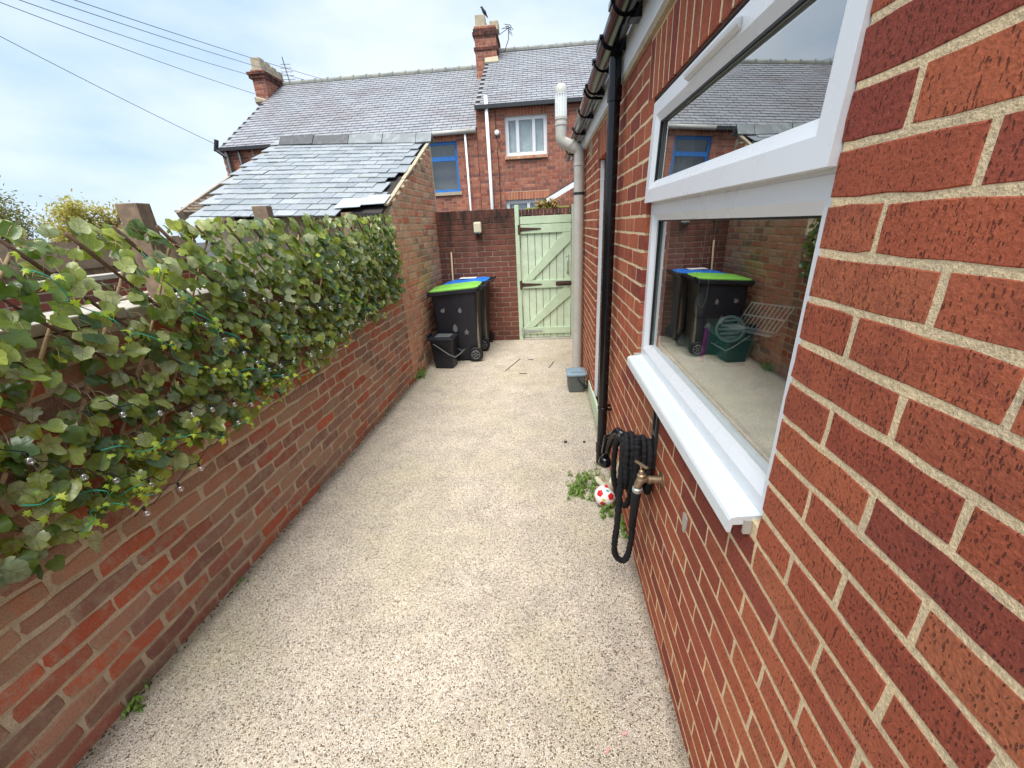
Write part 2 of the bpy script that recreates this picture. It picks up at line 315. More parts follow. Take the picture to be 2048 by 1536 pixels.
# ------------------------------------------------------------------ mesh helpers
WM = {}
def link(o, parent=None):
    COL.objects.link(o)
    if parent is not None:
        o.parent = parent
        if parent.name in WM: o.matrix_parent_inverse = WM[parent.name].inverted()
    return o
def tag(o, label, cat, group=None, kind=None):
    if label: o['label'] = label
    if cat: o['category'] = cat
    if group: o['group'] = group
    if kind: o['kind'] = kind
    return o
def thing(name, label, cat, loc=(0, 0, 0), group=None, local=False):
    o = bpy.data.objects.new(name, None); COL.objects.link(o); o.location = loc; o.empty_display_size = .1
    if not local: WM[o.name] = Matrix.Translation(V(loc))
    return tag(o, label, cat, group)
class MB:
    def __init__(s): s.v = []; s.f = []; s.r = []; s.uv = {}
    def add(s, vs, fs, rnd=0.0):
        b = len(s.v); s.v += [tuple(q) for q in vs]; s.f += [tuple(i+b for i in f) for f in fs]; s.r += [rnd]*len(fs); return b
    def box(s, x0, x1, y0, y1, z0, z1, rnd=0.0):
        vs = [(x, y, z) for z in (z0, z1) for y in (y0, y1) for x in (x0, x1)]
        s.add(vs, [(0, 2, 3, 1), (4, 5, 7, 6), (0, 1, 5, 4), (2, 6, 7, 3), (0, 4, 6, 2), (1, 3, 7, 5)], rnd); return s
    def obox(s, c, ax, ay, az, rnd=0.0):
        c, ax, ay, az = V(c), V(ax), V(ay), V(az)
        vs = [c + i*ax + j*ay + k*az for k in (-1, 1) for j in (-1, 1) for i in (-1, 1)]
        s.add(vs, [(0, 2, 3, 1), (4, 5, 7, 6), (0, 1, 5, 4), (2, 6, 7, 3), (0, 4, 6, 2), (1, 3, 7, 5)], rnd); return s
    def bar(s, a, b, w, h, up=(0, 0, 1), rnd=0.0):
        a, b = V(a), V(b); d = b - a; L = d.length; d.normalize(); u = V(up); sd = d.cross(u)
        if sd.length < 1e-4: sd = d.cross(V((1, 0, 0)))
        sd.normalize(); u = sd.cross(d)
        return s.obox((a+b)/2, d*L/2, sd*w/2, u*h/2, rnd)
    def tube(s, path, r, n=8, caps=True, closed=False, rnd=0.0):
        P = [V(p) for p in path]; N = len(P); rs = r if isinstance(r, (list, tuple)) else [r]*N
        vs = []; prev = None
        for i in range(N):
            a = P[(i-1) % N] if (closed or i > 0) else P[i]; b = P[(i+1) % N] if (closed or i < N-1) else P[i]
            t_ = (b-a).normalized()
            if prev is None:
                q = V((0, 0, 1)) if abs(t_.z) < .9 else V((1, 0, 0)); prev = (q - t_*q.dot(t_)).normalized()
            else:
                prev = (prev - t_*prev.dot(t_)); prev = prev.normalized() if prev.length > 1e-6 else V((1, 0, 0))
            c_ = t_.cross(prev)
            for k in range(n):
                an = 2*PI*k/n; vs.append(P[i] + rs[i]*(math.cos(an)*prev + math.sin(an)*c_))
        fs = []
        for i in range(N if closed else N-1):
            for k in range(n):
                j = (i+1) % N; fs.append((i*n+k, i*n+(k+1) % n, j*n+(k+1) % n, j*n+k))
        if caps and not closed: fs += [tuple(range(n-1, -1, -1)), tuple((N-1)*n+k for k in range(n))]
        s.add(vs, fs, rnd); return s
    def lathe(s, prof, c, n=16, axis=(0, 0, 1), rnd=0.0):
        c = V(c); ax = V(axis).normalized(); q = V((1, 0, 0)) if abs(ax.x) < .9 else V((0, 1, 0)); u = (q - ax*q.dot(ax)).normalized(); w_ = ax.cross(u)
        vs = [c + ax*z + r*(math.cos(2*PI*k/n)*u + math.sin(2*PI*k/n)*w_) for (r, z) in prof for k in range(n)]
        fs = [(i*n+k, i*n+(k+1) % n, (i+1)*n+(k+1) % n, (i+1)*n+k) for i in range(len(prof)-1) for k in range(n)]
        fs += [tuple(range(n-1, -1, -1)), tuple((len(prof)-1)*n+k for k in range(n))]
        s.add(vs, fs, rnd); return s
    def prism(s, poly, depth, rnd=0.0):       # poly: 3-d points of one face, depth: vector to the other
        d = V(depth); n = len(poly); vs = [V(p) for p in poly] + [V(p)+d for p in poly]
        s.add(vs, [tuple(range(n)), tuple(range(2*n-1, n-1, -1))] + [(i, (i+1) % n, n+(i+1) % n, n+i) for i in range(n)], rnd); return s
    def mesh(s, name, mat, smooth=False):
        me = bpy.data.meshes.new(name); me.from_pydata(s.v, [], s.f)
        if any(s.r):
            a = me.attributes.new('rnd', 'FLOAT', 'FACE'); a.data.foreach_set('value', s.r)
        me.materials.append(M[mat] if isinstance(mat, str) else mat)
        if smooth: me.polygons.foreach_set('use_smooth', [True]*len(me.polygons))
        me.update(); return me
    def build(s, name, mat, parent=None, smooth=False, recalc=True, bevel=0):
        me = s.mesh(name, mat, smooth)
        if recalc or bevel:
            bm = bmesh.new(); bm.from_mesh(me); bmesh.ops.recalc_face_normals(bm, faces=bm.faces)
            if bevel:
                ed = [e_ for e_ in bm.edges if len(e_.link_faces) == 2 and e_.calc_face_angle(0) > .6]
                bmesh.ops.bevel(bm, geom=ed, offset=bevel, segments=2, profile=.6, affect='EDGES', clamp_overlap=True)
            bm.to_mesh(me); bm.free()
        o = bpy.data.objects.new(name, me); link(o, parent); return o
def autosmooth(o, ang=40):
    me = o.data; me.polygons.foreach_set('use_smooth', [True]*len(me.polygons))
    me.set_sharp_from_angle(angle=math.radians(ang)); return o
def struct(name, mb, mat):
    o = mb.build(name, mat); o['kind'] = 'structure'; return o
def copy_tree(o, parent=None):
    c_ = o.copy(); COL.objects.link(c_)
    if parent is not None: c_.parent = parent; c_.matrix_parent_inverse = o.matrix_parent_inverse.copy()
    for ch in list(o.children): copy_tree(ch, c_)
    return c_
def arc(c, r, a0, a1, n, u, v):
    c, u, v = V(c), V(u), V(v)
    return [c + r*(math.cos(a0+(a1-a0)*i/n)*u + math.sin(a0+(a1-a0)*i/n)*v) for i in range(n+1)]

# ------------------------------------------------------------------ bricks
BCACHE = {}
def brick_geo(L, H, proud, depth, bev, jit, rg, nl=4, nh=1):
    pts = []
    for i in range(nl): pts.append((-L/2 + L*i/nl, -H/2))
    for i in range(nh): pts.append((L/2, -H/2 + H*i/nh))
    for i in range(nl): pts.append((L/2 - L*i/nl, H/2))
    for i in range(nh): pts.append((-L/2, H/2 - H*i/nh))
    n = len(pts); ring = []
    for x, z in pts:
        cx = abs(abs(x)-L/2) < 1e-6; cz = abs(abs(z)-H/2) < 1e-6
        k = .35*bev if (cx and cz) else 0
        ring.append((x - math.copysign(k, x)*cx + rg.uniform(-jit, jit), z - math.copysign(k, z)*cz + rg.uniform(-jit, jit)))
    tk = .8 if jit > .0025 else .18; tl = rg.uniform(-1, 1)*jit*tk; tw = rg.uniform(-1, 1)*jit*tk
    vs = []
    for x, z in ring:
        vs.append((x - math.copysign(bev, x)*(abs(x) > L/2-bev), proud + tl*x/L + tw*z/H, z - math.copysign(bev, z)*(abs(z) > H/2-bev*1.2)))
    for x, z in ring: vs.append((x, proud - bev*.75, z))
    for x, z in ring: vs.append((x, -depth, z))
    fs = [tuple(range(n))]
    for i in range(n):
        j = (i+1) % n; fs.append((n+i, n+j, j, i)); fs.append((2*n+i, 2*n+j, n+j, n+i))
    return vs, fs
class Brickwork:
    """lays bricks on a plane: origin O, outward normal n, up z. The largest in view become brick objects, the rest one mesh."""
    def __init__(s, O, n, mat, proud=.004, depth=.05, bev=.004, jit=.0012, up=(0, 0, 1), seg=4):
        s.O = V(O); s.n = V(n).normalized(); s.w = V(up); s.u = s.n.cross(s.w); s.mat = mat; s.L = []
        s.p = (proud, depth, bev, jit); s.seg = seg
    def add(s, s0, s1, z0, z1, prio=1.0): s.L.append((s0, s1, z0, z1, prio))
    def lay(s, z0, z1, course, joint, blen, intervals, zoff=0.0, phase=0.0, header=None, prio=None, rg=RG):
        k = int(math.floor((z0-zoff)/course)) - 1
        while zoff + k*course < z1:
            a, b = zoff + k*course + joint/2, zoff + (k+1)*course - joint/2; a2, b2 = max(a, z0), min(b, z1)
            if b2 - a2 > .018:
                hd = header and (k % header == 0); bl = blen*.5 if hd else blen
                off = phase + (bl/2 if k % 2 else 0)
                for (ia, ib) in intervals((a+b)/2):
                    j = int(math.floor((ia-off)/bl)) - 1
                    while off + j*bl < ib:
                        jl = rg.uniform(-.006, .006)*(1 if s.p[3] > .0025 else .25)
                        x0, x1 = off + j*bl + joint*.42 + jl, off + (j+1)*bl - joint*.42 + jl
                        j += 1
                        lo = ia if x0 < ia + .035 else x0; hi = ib if x1 > ib - .035 else x1
                        if x1 < ia + .035 or x0 > ib - .035: continue
                        lo = max(lo, ia); hi = min(hi, ib)
                        if x0 < ia: lo = ia
                        if hi - lo < .03: continue
                        s.L.append((lo, hi, a2, b2, prio((lo+hi)/2, (a+b)/2) if prio else 1.0))
            k += 1
    def build(s, parent, maxind=300, stuffname='brickwork', rg=RG):
        sco = []
        for i, (s0, s1, z0, z1, pr) in enumerate(s.L):
            P = s.O + s.u*(s0+s1)/2 + s.w*(z0+z1)/2; q = px(P); v = 0
            if q and -60 < q[0] < 2108 and -60 < q[1] < 1596 and pr > 0: v = pr*(s1-s0)*(z1-z0)*abs((CAMP-P).normalized().dot(s.n))/q[2]**2
            sco.append((v, i))
        top = set(i for v, i in sorted(sco, reverse=True)[:maxind] if v > 0)
        R_ = Matrix((s.u, s.n, s.w)).transposed(); rest = MB(); proud, depth, bev, jit = s.p
        for i, (s0, s1, z0, z1, pr) in enumerate(s.L):
            P = s.O + s.u*(s0+s1)/2 + s.w*(z0+z1)/2; L, H = s1-s0, z1-z0
            if i in top:
                key = (s.mat, round(L*500), round(H*250), rg.randrange(5), s.p)
                if key not in BCACHE:
                    mb = MB(); vs, fs = brick_geo(round(L*500)/500, round(H*250)/250, proud, depth, bev, jit, rg, s.seg, 2 if s.seg > 3 else 1); mb.add(vs, fs, rg.random())
                    BCACHE[key] = mb.mesh('brick', s.mat)
                o = bpy.data.objects.new('brick', BCACHE[key])
                rr = Matrix.Rotation(rg.gauss(0, .004)*(jit > .0013) + rg.gauss(0, .0016), 3, s.n)
                o.matrix_local = Matrix.Translation(P + s.n*rg.uniform(-.0002, .0008)) @ (rr @ R_).to_4x4()
                link(o, parent)
            else:
                if maxind == 0 or s.seg <= 2:
                    hw, hh = L/2, H/2; f_ = proud + rg.uniform(-.001, .001)
                    vs = [(-hw, f_, -hh), (hw, f_, -hh), (hw, f_, hh), (-hw, f_, hh), (-hw, -.004, -hh), (hw, -.004, -hh), (hw, -.004, hh), (-hw, -.004, hh)]
                    fs = [(0, 1, 2, 3), (4, 5, 1, 0), (5, 6, 2, 1), (6, 7, 3, 2), (7, 4, 0, 3)]
                else: vs, fs = brick_geo(L, H, proud, depth, bev, jit, rg, 3, 1)
                rest.add([P + R_ @ V(v_) for v_ in vs], fs, rg.random())
        if rest.f:
            o = rest.build(stuffname, s.mat, parent, recalc=False); o['kind'] = 'stuff'
def slab(rects, O, n, thick, up=(0, 0, 1)):
    O, n, w_ = V(O), V(n).normalized(), V(up); u = n.cross(w_); mb = MB()
    for s0, s1, z0, z1 in rects: mb.obox(O + u*(s0+s1)/2 + w_*(z0+z1)/2 - n*thick/2, u*(s1-s0)/2, n*thick/2, w_*(z1-z0)/2)
    return mb

# ================================================================== THE SETTING
gm = MB(); gm.add([(-400, -400, -.03), (400, -400, -.03), (400, 700, -.03), (-400, 700, -.03)], [(0, 1, 2, 3)]); struct('ground', gm, 'tarmac')
def lx(y): return -1.665 + .0235*y            # face of the left-hand wall
rm = MB(); rm.prism([(lx(-1.6)-.03, -1.6, .0), (.5, -1.6, .0), (.5, 6.4, .0), (lx(6.4)-.03, 6.4, 0)], (0, 0, -.025)); struct('resin_path', rm, 'resin_gravel')

# ================================================================== RIGHT-HAND EXTENSION
XW = .445; CO = .0745; ZO = .0402
WY0, WY1, WZ0, WZ1 = .728, 1.945, 1.045, 2.108          # window opening
DY0, DY1, DZ1 = 2.93, 3.66, 2.112                       # door opening
YA, YB, ZT = -1.5, 6.45, 2.345
ext = thing('brick_extension', 'red brick single-storey extension with white window beside the camera', 'building', (XW, 2.5, 0))
O = (XW+.0003, 0, 0)
# on this wall u points along +y
wall = slab([(YA, WY0-.006, 0, ZT), (WY0-.006, WY1+.006, 0, WZ0-.004), (WY0-.006, WY1+.006, WZ1+.006, ZT), (WY1+.006, DY0-.006, 0, ZT),
             (DY0-.006, DY1+.006, DZ1+.006, ZT), (DY1+.006, YB, 0, ZT)], O, (-1, 0, 0), .11).build('wall', 'mortar_buff', ext)
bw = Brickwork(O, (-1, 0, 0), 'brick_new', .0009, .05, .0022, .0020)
def iv(z):
    out_ = [(YA, YB)]
    def cut(a, b):
        r_ = []
        for p0, p1 in out_:
            if b <= p0 or a >= p1: r_.append((p0, p1))
            else:
                if a - p0 > .02: r_.append((p0, a))
                if p1 - b > .02: r_.append((b, p1))
        out_[:] = r_
    if WZ0 - .03 < z < WZ1: cut(WY0, WY1)
    if WZ1 <= z < ZT: cut(WY0-.10, WY1+.10)
    if z < DZ1: cut(DY0, DY1)
    if DZ1 <= z < ZT: cut(DY0-.10, DY1+.10)
    return out_
bw.lay(0, ZT, CO, .0104, .2245, iv, ZO, WY0-.0058-.1125*0, prio=lambda s, z: 1.0)
for a, b, z0 in ((WY0-.10, WY1+.10, WZ1), (DY0-.10, DY1+.10, DZ1)):       # soldier courses over window and door
    n = round((b-a)/.0755); st = (b-a)/n
    for i in range(n): bw.add(a+i*st+.0055, a+(i+1)*st-.0055, z0+.002, z0+.214)
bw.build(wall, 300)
MB().box(XW+.004, XW+.05, WY0-.05, WY1+.05, WZ1-.006, WZ1-.001).build('lintel_lip', 'rust', ext)
# mortar scar on a brick below the window
sc_ = MB(); pts = [(XW-.0035, 1.105+.018*math.cos(a)*(1+.3*math.sin(3*a)), .735+.045*math.sin(a)*(1+.2*math.cos(2*a))) for a in [2*PI*i/10 for i in range(10)]]
sc_.prism(pts, (.003, 0, 0)); sc_.build('mortar_patch', 'coping', ext)

# --- window
FX = .464                                               # outer face of the fixed frame
TZ = 1.700                                              # transom middle
wf = MB()
def frame(mb, y0, y1, z0, z1, x0, x1, wd, ch=.014):     # mitred profile with a sloping inner lip
    for (a, b, c_, d_) in (((y0, z0), (y1, z0), (y1-wd, z0+wd), (y0+wd, z0+wd)), ((y1, z0), (y1, z1), (y1-wd, z1-wd), (y1-wd, z0+wd)),
                           ((y1, z1), (y0, z1), (y0+wd, z1-wd), (y1-wd, z1-wd)), ((y0, z1), (y0, z0), (y0+wd, z0+wd), (y0+wd, z1-wd))):
        k = .62
        def L(p, q, f): return (p[0]+(q[0]-p[0])*f, p[1]+(q[1]-p[1])*f)
        m1, m2 = L(a, d_, k), L(b, c_, k)
        P = lambda q, x: (x, q[0], q[1])
        mb.add([P(a, x0), P(b, x0), P(m2, x0), P(m1, x0), P(c_, x0+ch), P(d_, x0+ch), P(a, x1), P(b, x1), P(c_, x1), P(d_, x1)],
               [(0, 1, 2, 3), (3, 2, 4, 5), (0, 6, 7, 1), (5, 4, 8, 9)])
frame(wf, WY0+.002, WY1-.002, WZ0+.008, TZ+.022, FX, FX+.07, .062)
frame(wf, WY0+.002, WY1-.002, TZ+.0225, WZ1-.010, FX+.001, FX+.07, .040)
win = wf.build('window', 'upvc', ext)
PX = FX+.03
pn_ = MB(); pn_.add([(PX, WY0+.058, WZ0+.064), (PX, WY0+.058, TZ-.036), (PX, WY1-.058, TZ-.036), (PX, WY1-.058, WZ0+.064)], [(0, 1, 2, 3)]); pn_.build('pane', 'glass', win, recalc=False)
gk = MB()
for y0, y1, z0, z1 in ((WY0+.056, WY1-.056, WZ0+.064, WZ0+.069), (WY0+.056, WY1-.056, TZ-.045, TZ-.040), (WY0+.056, WY0+.061, WZ0+.069, TZ-.045), (WY1-.069, WY1-.062, WZ0+.069, TZ-.045)):
    gk.box(PX-.010, PX-.001, y0, y1, z0, z1)
gk.build('gasket', 'gasket', win)
gi = MB()
for y0, y1, z0, z1 in ((WY0+.061, WY1-.069, WZ0+.0695, WZ0+.082), (WY1-.083, WY1-.0695, WZ0+.083, TZ-.046), (WY0+.061, WY0+.074, WZ0+.083, TZ-.046)):
    gi.box(PX+.016, PX+.022, y0, y1, z0, z1)
gi.build('spacer_bar', 'zinc', win)
# opened top-hung casement
CZ0, CZ1 = TZ+.030, WZ1-.018; opn = .014
def casx(z): return FX - .018 - opn*(CZ1-z)/(CZ1-CZ0)
cs = MB(); frame(cs, WY0+.0, WY1-.010, CZ0, CZ1, 0, .05, .078, .016)
cs.v = [(casx(z)+x, y, z) for x, y, z in cs.v]
cas = cs.build('casement', 'upvc', win)
pg = MB(); g0, g1 = CZ0+.074, CZ1-.074
pg.add([(casx(g0)+.026, WY0+.07, g0), (casx(g0)+.026, WY1-.08, g0), (casx(g1)+.026, WY1-.08, g1), (casx(g1)+.026, WY0+.07, g1)], [(0, 1, 2, 3)])
pg.build('casement_pane', 'glass', win, recalc=False)
gk = MB()
gk.bar((casx(g1)+.018, WY0+.078, g1-.002), (casx(g1)+.018, WY1-.088, g1-.002), .008, .010); gk.bar((casx(g0)+.018, WY1-.090, g0), (casx(g1)+.018, WY1-.090, g1), .010, .010)
gk.bar((casx(g0)+.04, WY1-.105, g0), (casx(g1)+.04, WY1-.105, g1), .006, .010)
gk.build('casement_gasket', 'gasket', win)
tv = MB(); zc = CZ1-.028
tv.prism([(casx(zc)-.0005, 1.52, zc-.012), (casx(zc)-.018, 1.50, zc-.010), (casx(zc)-.022, 1.50, zc+.004), (casx(zc)-.0005, 1.52, zc+.014)], (0, -.36, 0)); tv.build('trickle_vent', 'upvc', win, bevel=.003)
# sill
sm = MB(); sy0, sy1 = WY0+.028, WY1-.012
prof = [(FX+.012, 1.0535), (.412, 1.0475), (.402, 1.044), (.398, 1.037), (.397, 1.006), (.405, 1.006), (.407, 1.026), (FX+.012, 1.031)]
sm.prism([(x, sy0, z) for x, z in prof], (0, sy1-sy0, 0)); sill = sm.build('sill', 'upvc_sill', win)
MB().box(.428, .444, sy0-.008, sy0-.001, 1.008, 1.044).build('sealant', 'coping', win)
MB().box(.430, .470, sy1+.001, sy1+.012, 1.048, 1.058).build('sealant', 'coping', win)
se = MB(); P = [(FX-.002+RG.uniform(-.002, .002), WY0+.0045+RG.uniform(-.002, .0025), 1.055+i*.0125) for i in range(54)]; se.tube(P, [.0045+RG.uniform(-.0015, .0015) for _ in P], 6); se.build('sealant', 'upvc', win, True)
# --- room behind the glass
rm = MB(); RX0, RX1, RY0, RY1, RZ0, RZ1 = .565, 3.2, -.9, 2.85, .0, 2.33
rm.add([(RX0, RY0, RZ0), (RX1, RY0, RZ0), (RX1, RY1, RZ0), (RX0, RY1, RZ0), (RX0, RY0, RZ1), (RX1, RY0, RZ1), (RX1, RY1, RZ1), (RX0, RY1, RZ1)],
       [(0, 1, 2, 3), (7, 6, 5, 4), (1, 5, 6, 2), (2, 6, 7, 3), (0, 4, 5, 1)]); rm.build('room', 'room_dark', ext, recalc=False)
MB().box(.5571, .98, WY0-.02, WY1+.25, 1.085, 1.105).build('window_board', 'room_board', ext)
rl = MB()
rl.box(.5571, .62, WY1+.0, WY1+.03, 1.105, 2.1); rl.box(.5571, .62, WY0-.03, WY0, 1.105, 2.1); rl.build('inner_reveal', 'room_wall', ext)

# --- fly-screen door
dr = MB(); frame(dr, DY0+.002, DY1-.002, .10, DZ1-.004, XW+.078, XW+.10, .055); door = dr.build('door', 'upvc', ext)
cu = MB(); nn = 34; rows = 9; vs = []
for r_ in range(rows+1):
    for i in range(nn+1):
        f = i/nn; z = .10 + (DZ1-.10)*r_/rows
        vs.append((XW+.058 + .012*math.sin(f*34 + .9*math.sin(z*2.2)) + .006*math.sin(f*11+z*3.1), DY0+.012 + (DY1-DY0-.052)*f, z))
cu.add(vs, [(r_*(nn+1)+i, r_*(nn+1)+i+1, (r_+1)*(nn+1)+i+1, (r_+1)*(nn+1)+i) for r_ in range(rows) for i in range(nn)])
cu.build('fly_screen', 'mesh_black', door, smooth=True, recalc=False)
MB().box(XW+.014, XW+.040, DY1-.036, DY1-.004, .1, DZ1-.004).build('door_stile', 'upvc', door)
MB().box(XW+.105, XW+.115, DY0+.05, DY1-.05, .1, DZ1-.05).build('door_leaf', 'dark_glass', door)
MB().prism([(XW-.012, 2.95, 0), (XW-.012, 3.98, 0), (XW-.012, 3.98, .13), (XW-.012, 3.40, .155), (XW-.012, 2.95, .15)], (.020, 0, 0)).build('kick_board', 'mint_light', door, bevel=.004)
# --- fascia, gutter, pipes
MB().box(.425, .444, YA, 6.40, 2.362, 2.56).build('fascia', 'fascia_white', ext)
MB().box(.428, .449, YA, 6.40, 2.334, 2.361).build('timber_strip', 'timber_strip', ext)
rf = MB(); rf.add([(.395, YA, 2.552), (.395, 6.42, 2.552), (3.3, 6.42, 3.55), (3.3, YA, 3.55), (.395, YA, 2.572), (.395, 6.42, 2.572), (3.3, 6.42, 3.57), (3.3, YA, 3.57)],
       [(0, 1, 2, 3), (7, 6, 5, 4), (0, 4, 5, 1), (1, 5, 6, 2), (3, 7, 4, 0)]); rf.build('roof', 'slate', ext)
MB().box(.559, 3.2, 6.40, 6.44, 0, 2.5).build('end_wall', 'mortar_buff', ext)
MB().box(3.2, 3.25, YA, 6.40, 0, 2.5).build('back_wall', 'mortar_buff', ext)
GX, GZ, GR = .361, 2.515, .056
gu = MB(); n = 12; ring = [(GX - GR*math.cos(PI*i/n), GZ - GR*.92*math.sin(PI*i/n)) for i in range(n+1)]
inner = [(GX - (GR-.004)*math.cos(PI*i/n), GZ+.0005 - (GR-.004)*.92*math.sin(PI*i/n)) for i in range(n, -1, -1)]
gu.prism([(x, YA, z) for x, z in ring+inner], (0, 6.45-YA, 0)); gut = autosmooth(gu.build('gutter', 'black_plastic', ext), 35)
def saddle(y, wd=.03, g=.006, nm='gutter_bracket'):
    b = MB(); r1 = GR+g; o_ = [(GX - r1*math.cos(PI*i/n), GZ - r1*.94*math.sin(PI*i/n)) for i in range(n+1)]; i_ = [(GX - (GR+.0006)*math.cos(PI*i/n), GZ - (GR+.0006)*.92*math.sin(PI*i/n)) for i in range(n, -1, -1)]
    b.prism([(x, y-wd/2, z) for x, z in o_+i_], (0, wd, 0)); b.box(GX+GR*.3, .4245, y-wd/2+.002, y+wd/2-.002, GZ-.062, GZ-.028)
    b.box(GX-GR-.012, GX-GR+.004, y-wd/2, y+wd/2, GZ-.012, GZ+.010)
    autosmooth(b.build(nm, 'black_plastic', gut), 35)
for y in (-.8, .2, 1.2, 1.95, 2.86, 3.30, 3.95, 4.62, 5.25, 5.9): saddle(y)
for y in (3.42, 2.2): saddle(y, .07, .008, 'gutter_joint')
saddle(2.60, .16, .010, 'gutter_outlet')
dp = MB(); DX, DYP = .388, 2.60
dp.tube([(DX, DYP, GZ-.035), (DX, DYP, 1.2), (DX, DYP, .16)], .033, 14)
dn = autosmooth(dp.build('downpipe', 'black_plastic', ext), 50)
for z in (2.29, .14):
    b = MB(); b.lathe([(.0345, 0), (.039, .002), (.039, .07), (.0345, .072)], (DX, DYP, z-.036), 16); autosmooth(b.build('pipe_socket', 'black_plastic', dn), 50)
b = MB(); b.tube([(DX, DYP, .14), (DX, DYP, .02)], .036, 14); autosmooth(b.build('pipe_shoe', 'black_plastic', dn), 50)
for z in (.45,):
    b = MB(); b.lathe([(.036, 0), (.037, .001), (.037, .017), (.036, .018)], (DX, DYP, z), 16)
    b.box(DX+.028, XW+.004, DYP-.035, DYP-.029, z, z+.018); b.box(DX+.030, XW+.004, DYP+.029, DYP+.035, z, z+.018); b.build('pipe_clip', 'black_plastic', dn)
sp = MB(); SX, SY = .376, 4.72
path = [(SX, SY, 0), (SX, SY, 1.2), (SX, SY, 2.22)] + arc((SX-.075, SY, 2.30), .075, 0, PI*.28, 5, (1, 0, 0), (0, 0, 1)) + arc((.265, SY, 2.475), .075, PI*1.24, PI, 5, (1, 0, 0), (0, 0, 1)) + [(.19, SY, 2.55), (.19, SY, 2.63)]
sp.tube(path, .055, 18); soil = autosmooth(sp.build('soil_pipe', 'grey_plastic', ext), 50)
for c_, ax, z0 in (((SX, SY, 2.20), (0, 0, 1), 0), ((.19, SY, 2.565), (0, 0, 1), 0), ((.19, SY, 2.615), (0, 0, 1), 0)):
    b = MB(); b.lathe([(.0555, 0), (.0605, .003), (.0605, .026), (.0555, .029)], c_, 18, ax); autosmooth(b.build('pipe_collar', 'grey_plastic', soil), 50)
b = MB(); mid = V(((SX+.19)/2, SY, 2.395)); d_ = V((-.75, 0, .66)); b.lathe([(.0555, -.012), (.060, -.010), (.060, .010), (.0555, .012)], mid, 18, d_); autosmooth(b.build('pipe_collar', 'grey_plastic', soil), 50)
vc = MB(); vc.lathe([(.046, 2.63), (.046, 2.83)], (.19, SY, 0), 16)
for k in range(16):
    a = 2*PI*k/16; ca, sa = math.cos(a), math.sin(a)
    vc.obox((.19+.051*ca, SY+.051*sa, 2.735), (.0065*ca, .0065*sa, 0), (-.0045*sa, .0045*ca, 0), (0, 0, .10))
autosmooth(vc.build('vent_cowl', 'fascia_white', soil), 40)
vt = MB(); vt.lathe([(.0575, 2.828), (.058, 2.85), (.054, 2.885), (.036, 2.912), (.012, 2.918)], (.19, SY, 0), 18)
for k in range(8): a = 2*PI*k/8; vt.tube([(.19+.02*math.cos(a), SY+.02*math.sin(a), 2.91), (.19+.028*math.cos(a), SY+.028*math.sin(a), 2.945)], .0022, 5)
autosmooth(vt.build('cowl_cap', 'grey_plastic', soil), 50)
b = MB(); b.lathe([(.0555, 0), (.057, .001), (.057, .026), (.0555, .027)], (SX, SY, 1.93), 18); b.box(SX+.05, XW+.004, SY-.05, SY-.044, 1.932, 1.954); b.build('pipe_strap', 'metal_dark', soil)
ab = MB(); ab.box(XW-.003, XW+.004, 4.14, 4.36, 2.21, 2.345)
for i in range(9): ab.box(XW-.007, XW-.003, 4.15+i*.023, 4.160+i*.023, 2.22, 2.335)
ab.build('air_brick', 'timber_strip', ext)
MB().box(XW-.035, XW+.004, 4.98, 5.9, 1.03, 1.12).build('far_sill', 'upvc', ext)
fw = MB(); frame(fw, 5.0, 5.88, 1.122, 2.05, XW-.010, XW+.004, .05); fw.build('far_window_frame', 'upvc', ext)
MB().box(XW-.002, XW+.004, 5.05, 5.83, 1.172, 2.0).build('far_pane', 'dark_glass', ext)
# cream waste pipe running down to the gully
wp = MB(); wp.tube([(XW+.02, 1.775, .655), (.418, 1.775, .660), (.402, 1.79, .640), (.399, 1.83, .57), (.392, 2.05, .24), (.388, 2.16, .10), (.378, 2.22, .055), (.330, 2.36, .035)], .0205, 12)
autosmooth(wp.build('waste_pipe', 'cream_pipe', ext), 60)
for P, d_ in (((.418, 1.775, .660), (1, 0, 0)), ((.3905, 2.10, .185), (-.03, .55, -.83))):
    b = MB(); b.lathe([(.021, -.03), (.0255, -.027), (.0255, .027), (.021, .03)], P, 12, d_); autosmooth(b.build('waste_socket', 'cream_pipe', ext), 50)

# ================================================================== LEFT GARDEN WALL, SHED
ang = math.atan(.0235); LN = V((math.cos(ang), -math.sin(ang), 0)); LU = LN.cross(V((0, 0, 1)))      # LU points towards -y
LO = V((lx(0), 0, 0))
def ls(y): return -y/math.cos(ang)              # distance along LU for a given y
SH0, SH1 = 4.42, 6.20
gw = thing('garden_wall', 'old red and brown brick garden wall under the leafy screen', 'wall', (lx(1.5), 1.5, 0))
wl = slab([(ls(SH0), ls(-1.5), 0, 1.40)], LO - LN*.006, LN, .22).build('wall', 'mortar_old', gw)
bw = Brickwork(LO - LN*.006, LN, 'brick_old', .0040, .03, .0065, .0048)
bw.lay(-.03, 1.385, .0775, .0138, .236, lambda z: [(ls(SH0)+.0, ls(-1.5))], -.022, .05, None, prio=lambda s, z: (1.0 if z < 1.0 else .01))
bw.build(wl, 300)
cp = MB()
for i in range(12):
    y0 = -1.5 + i*.493; cp.obox(LO + LU*ls(y0+.245) - LN*.115 + V((0, 0, 1.4205+.004*(i % 3))), LU*.244, LN*.128, V((0, 0, .020)))
cp.build('coping', 'coping', gw, bevel=.006)
cg = MB()
for i in range(340):
    y0 = RG.uniform(.5, 5.2); r_ = RG.uniform(.0015, .0065); cg.lathe([(r_*.8, 0), (r_, r_*.4), (r_*.3, r_*.9)], (lx(y0)+RG.uniform(.002, .028)**1.0, y0, 0), 5)
o = cg.build('wall_foot_grit', 'debris', gw); o['kind'] = 'stuff'

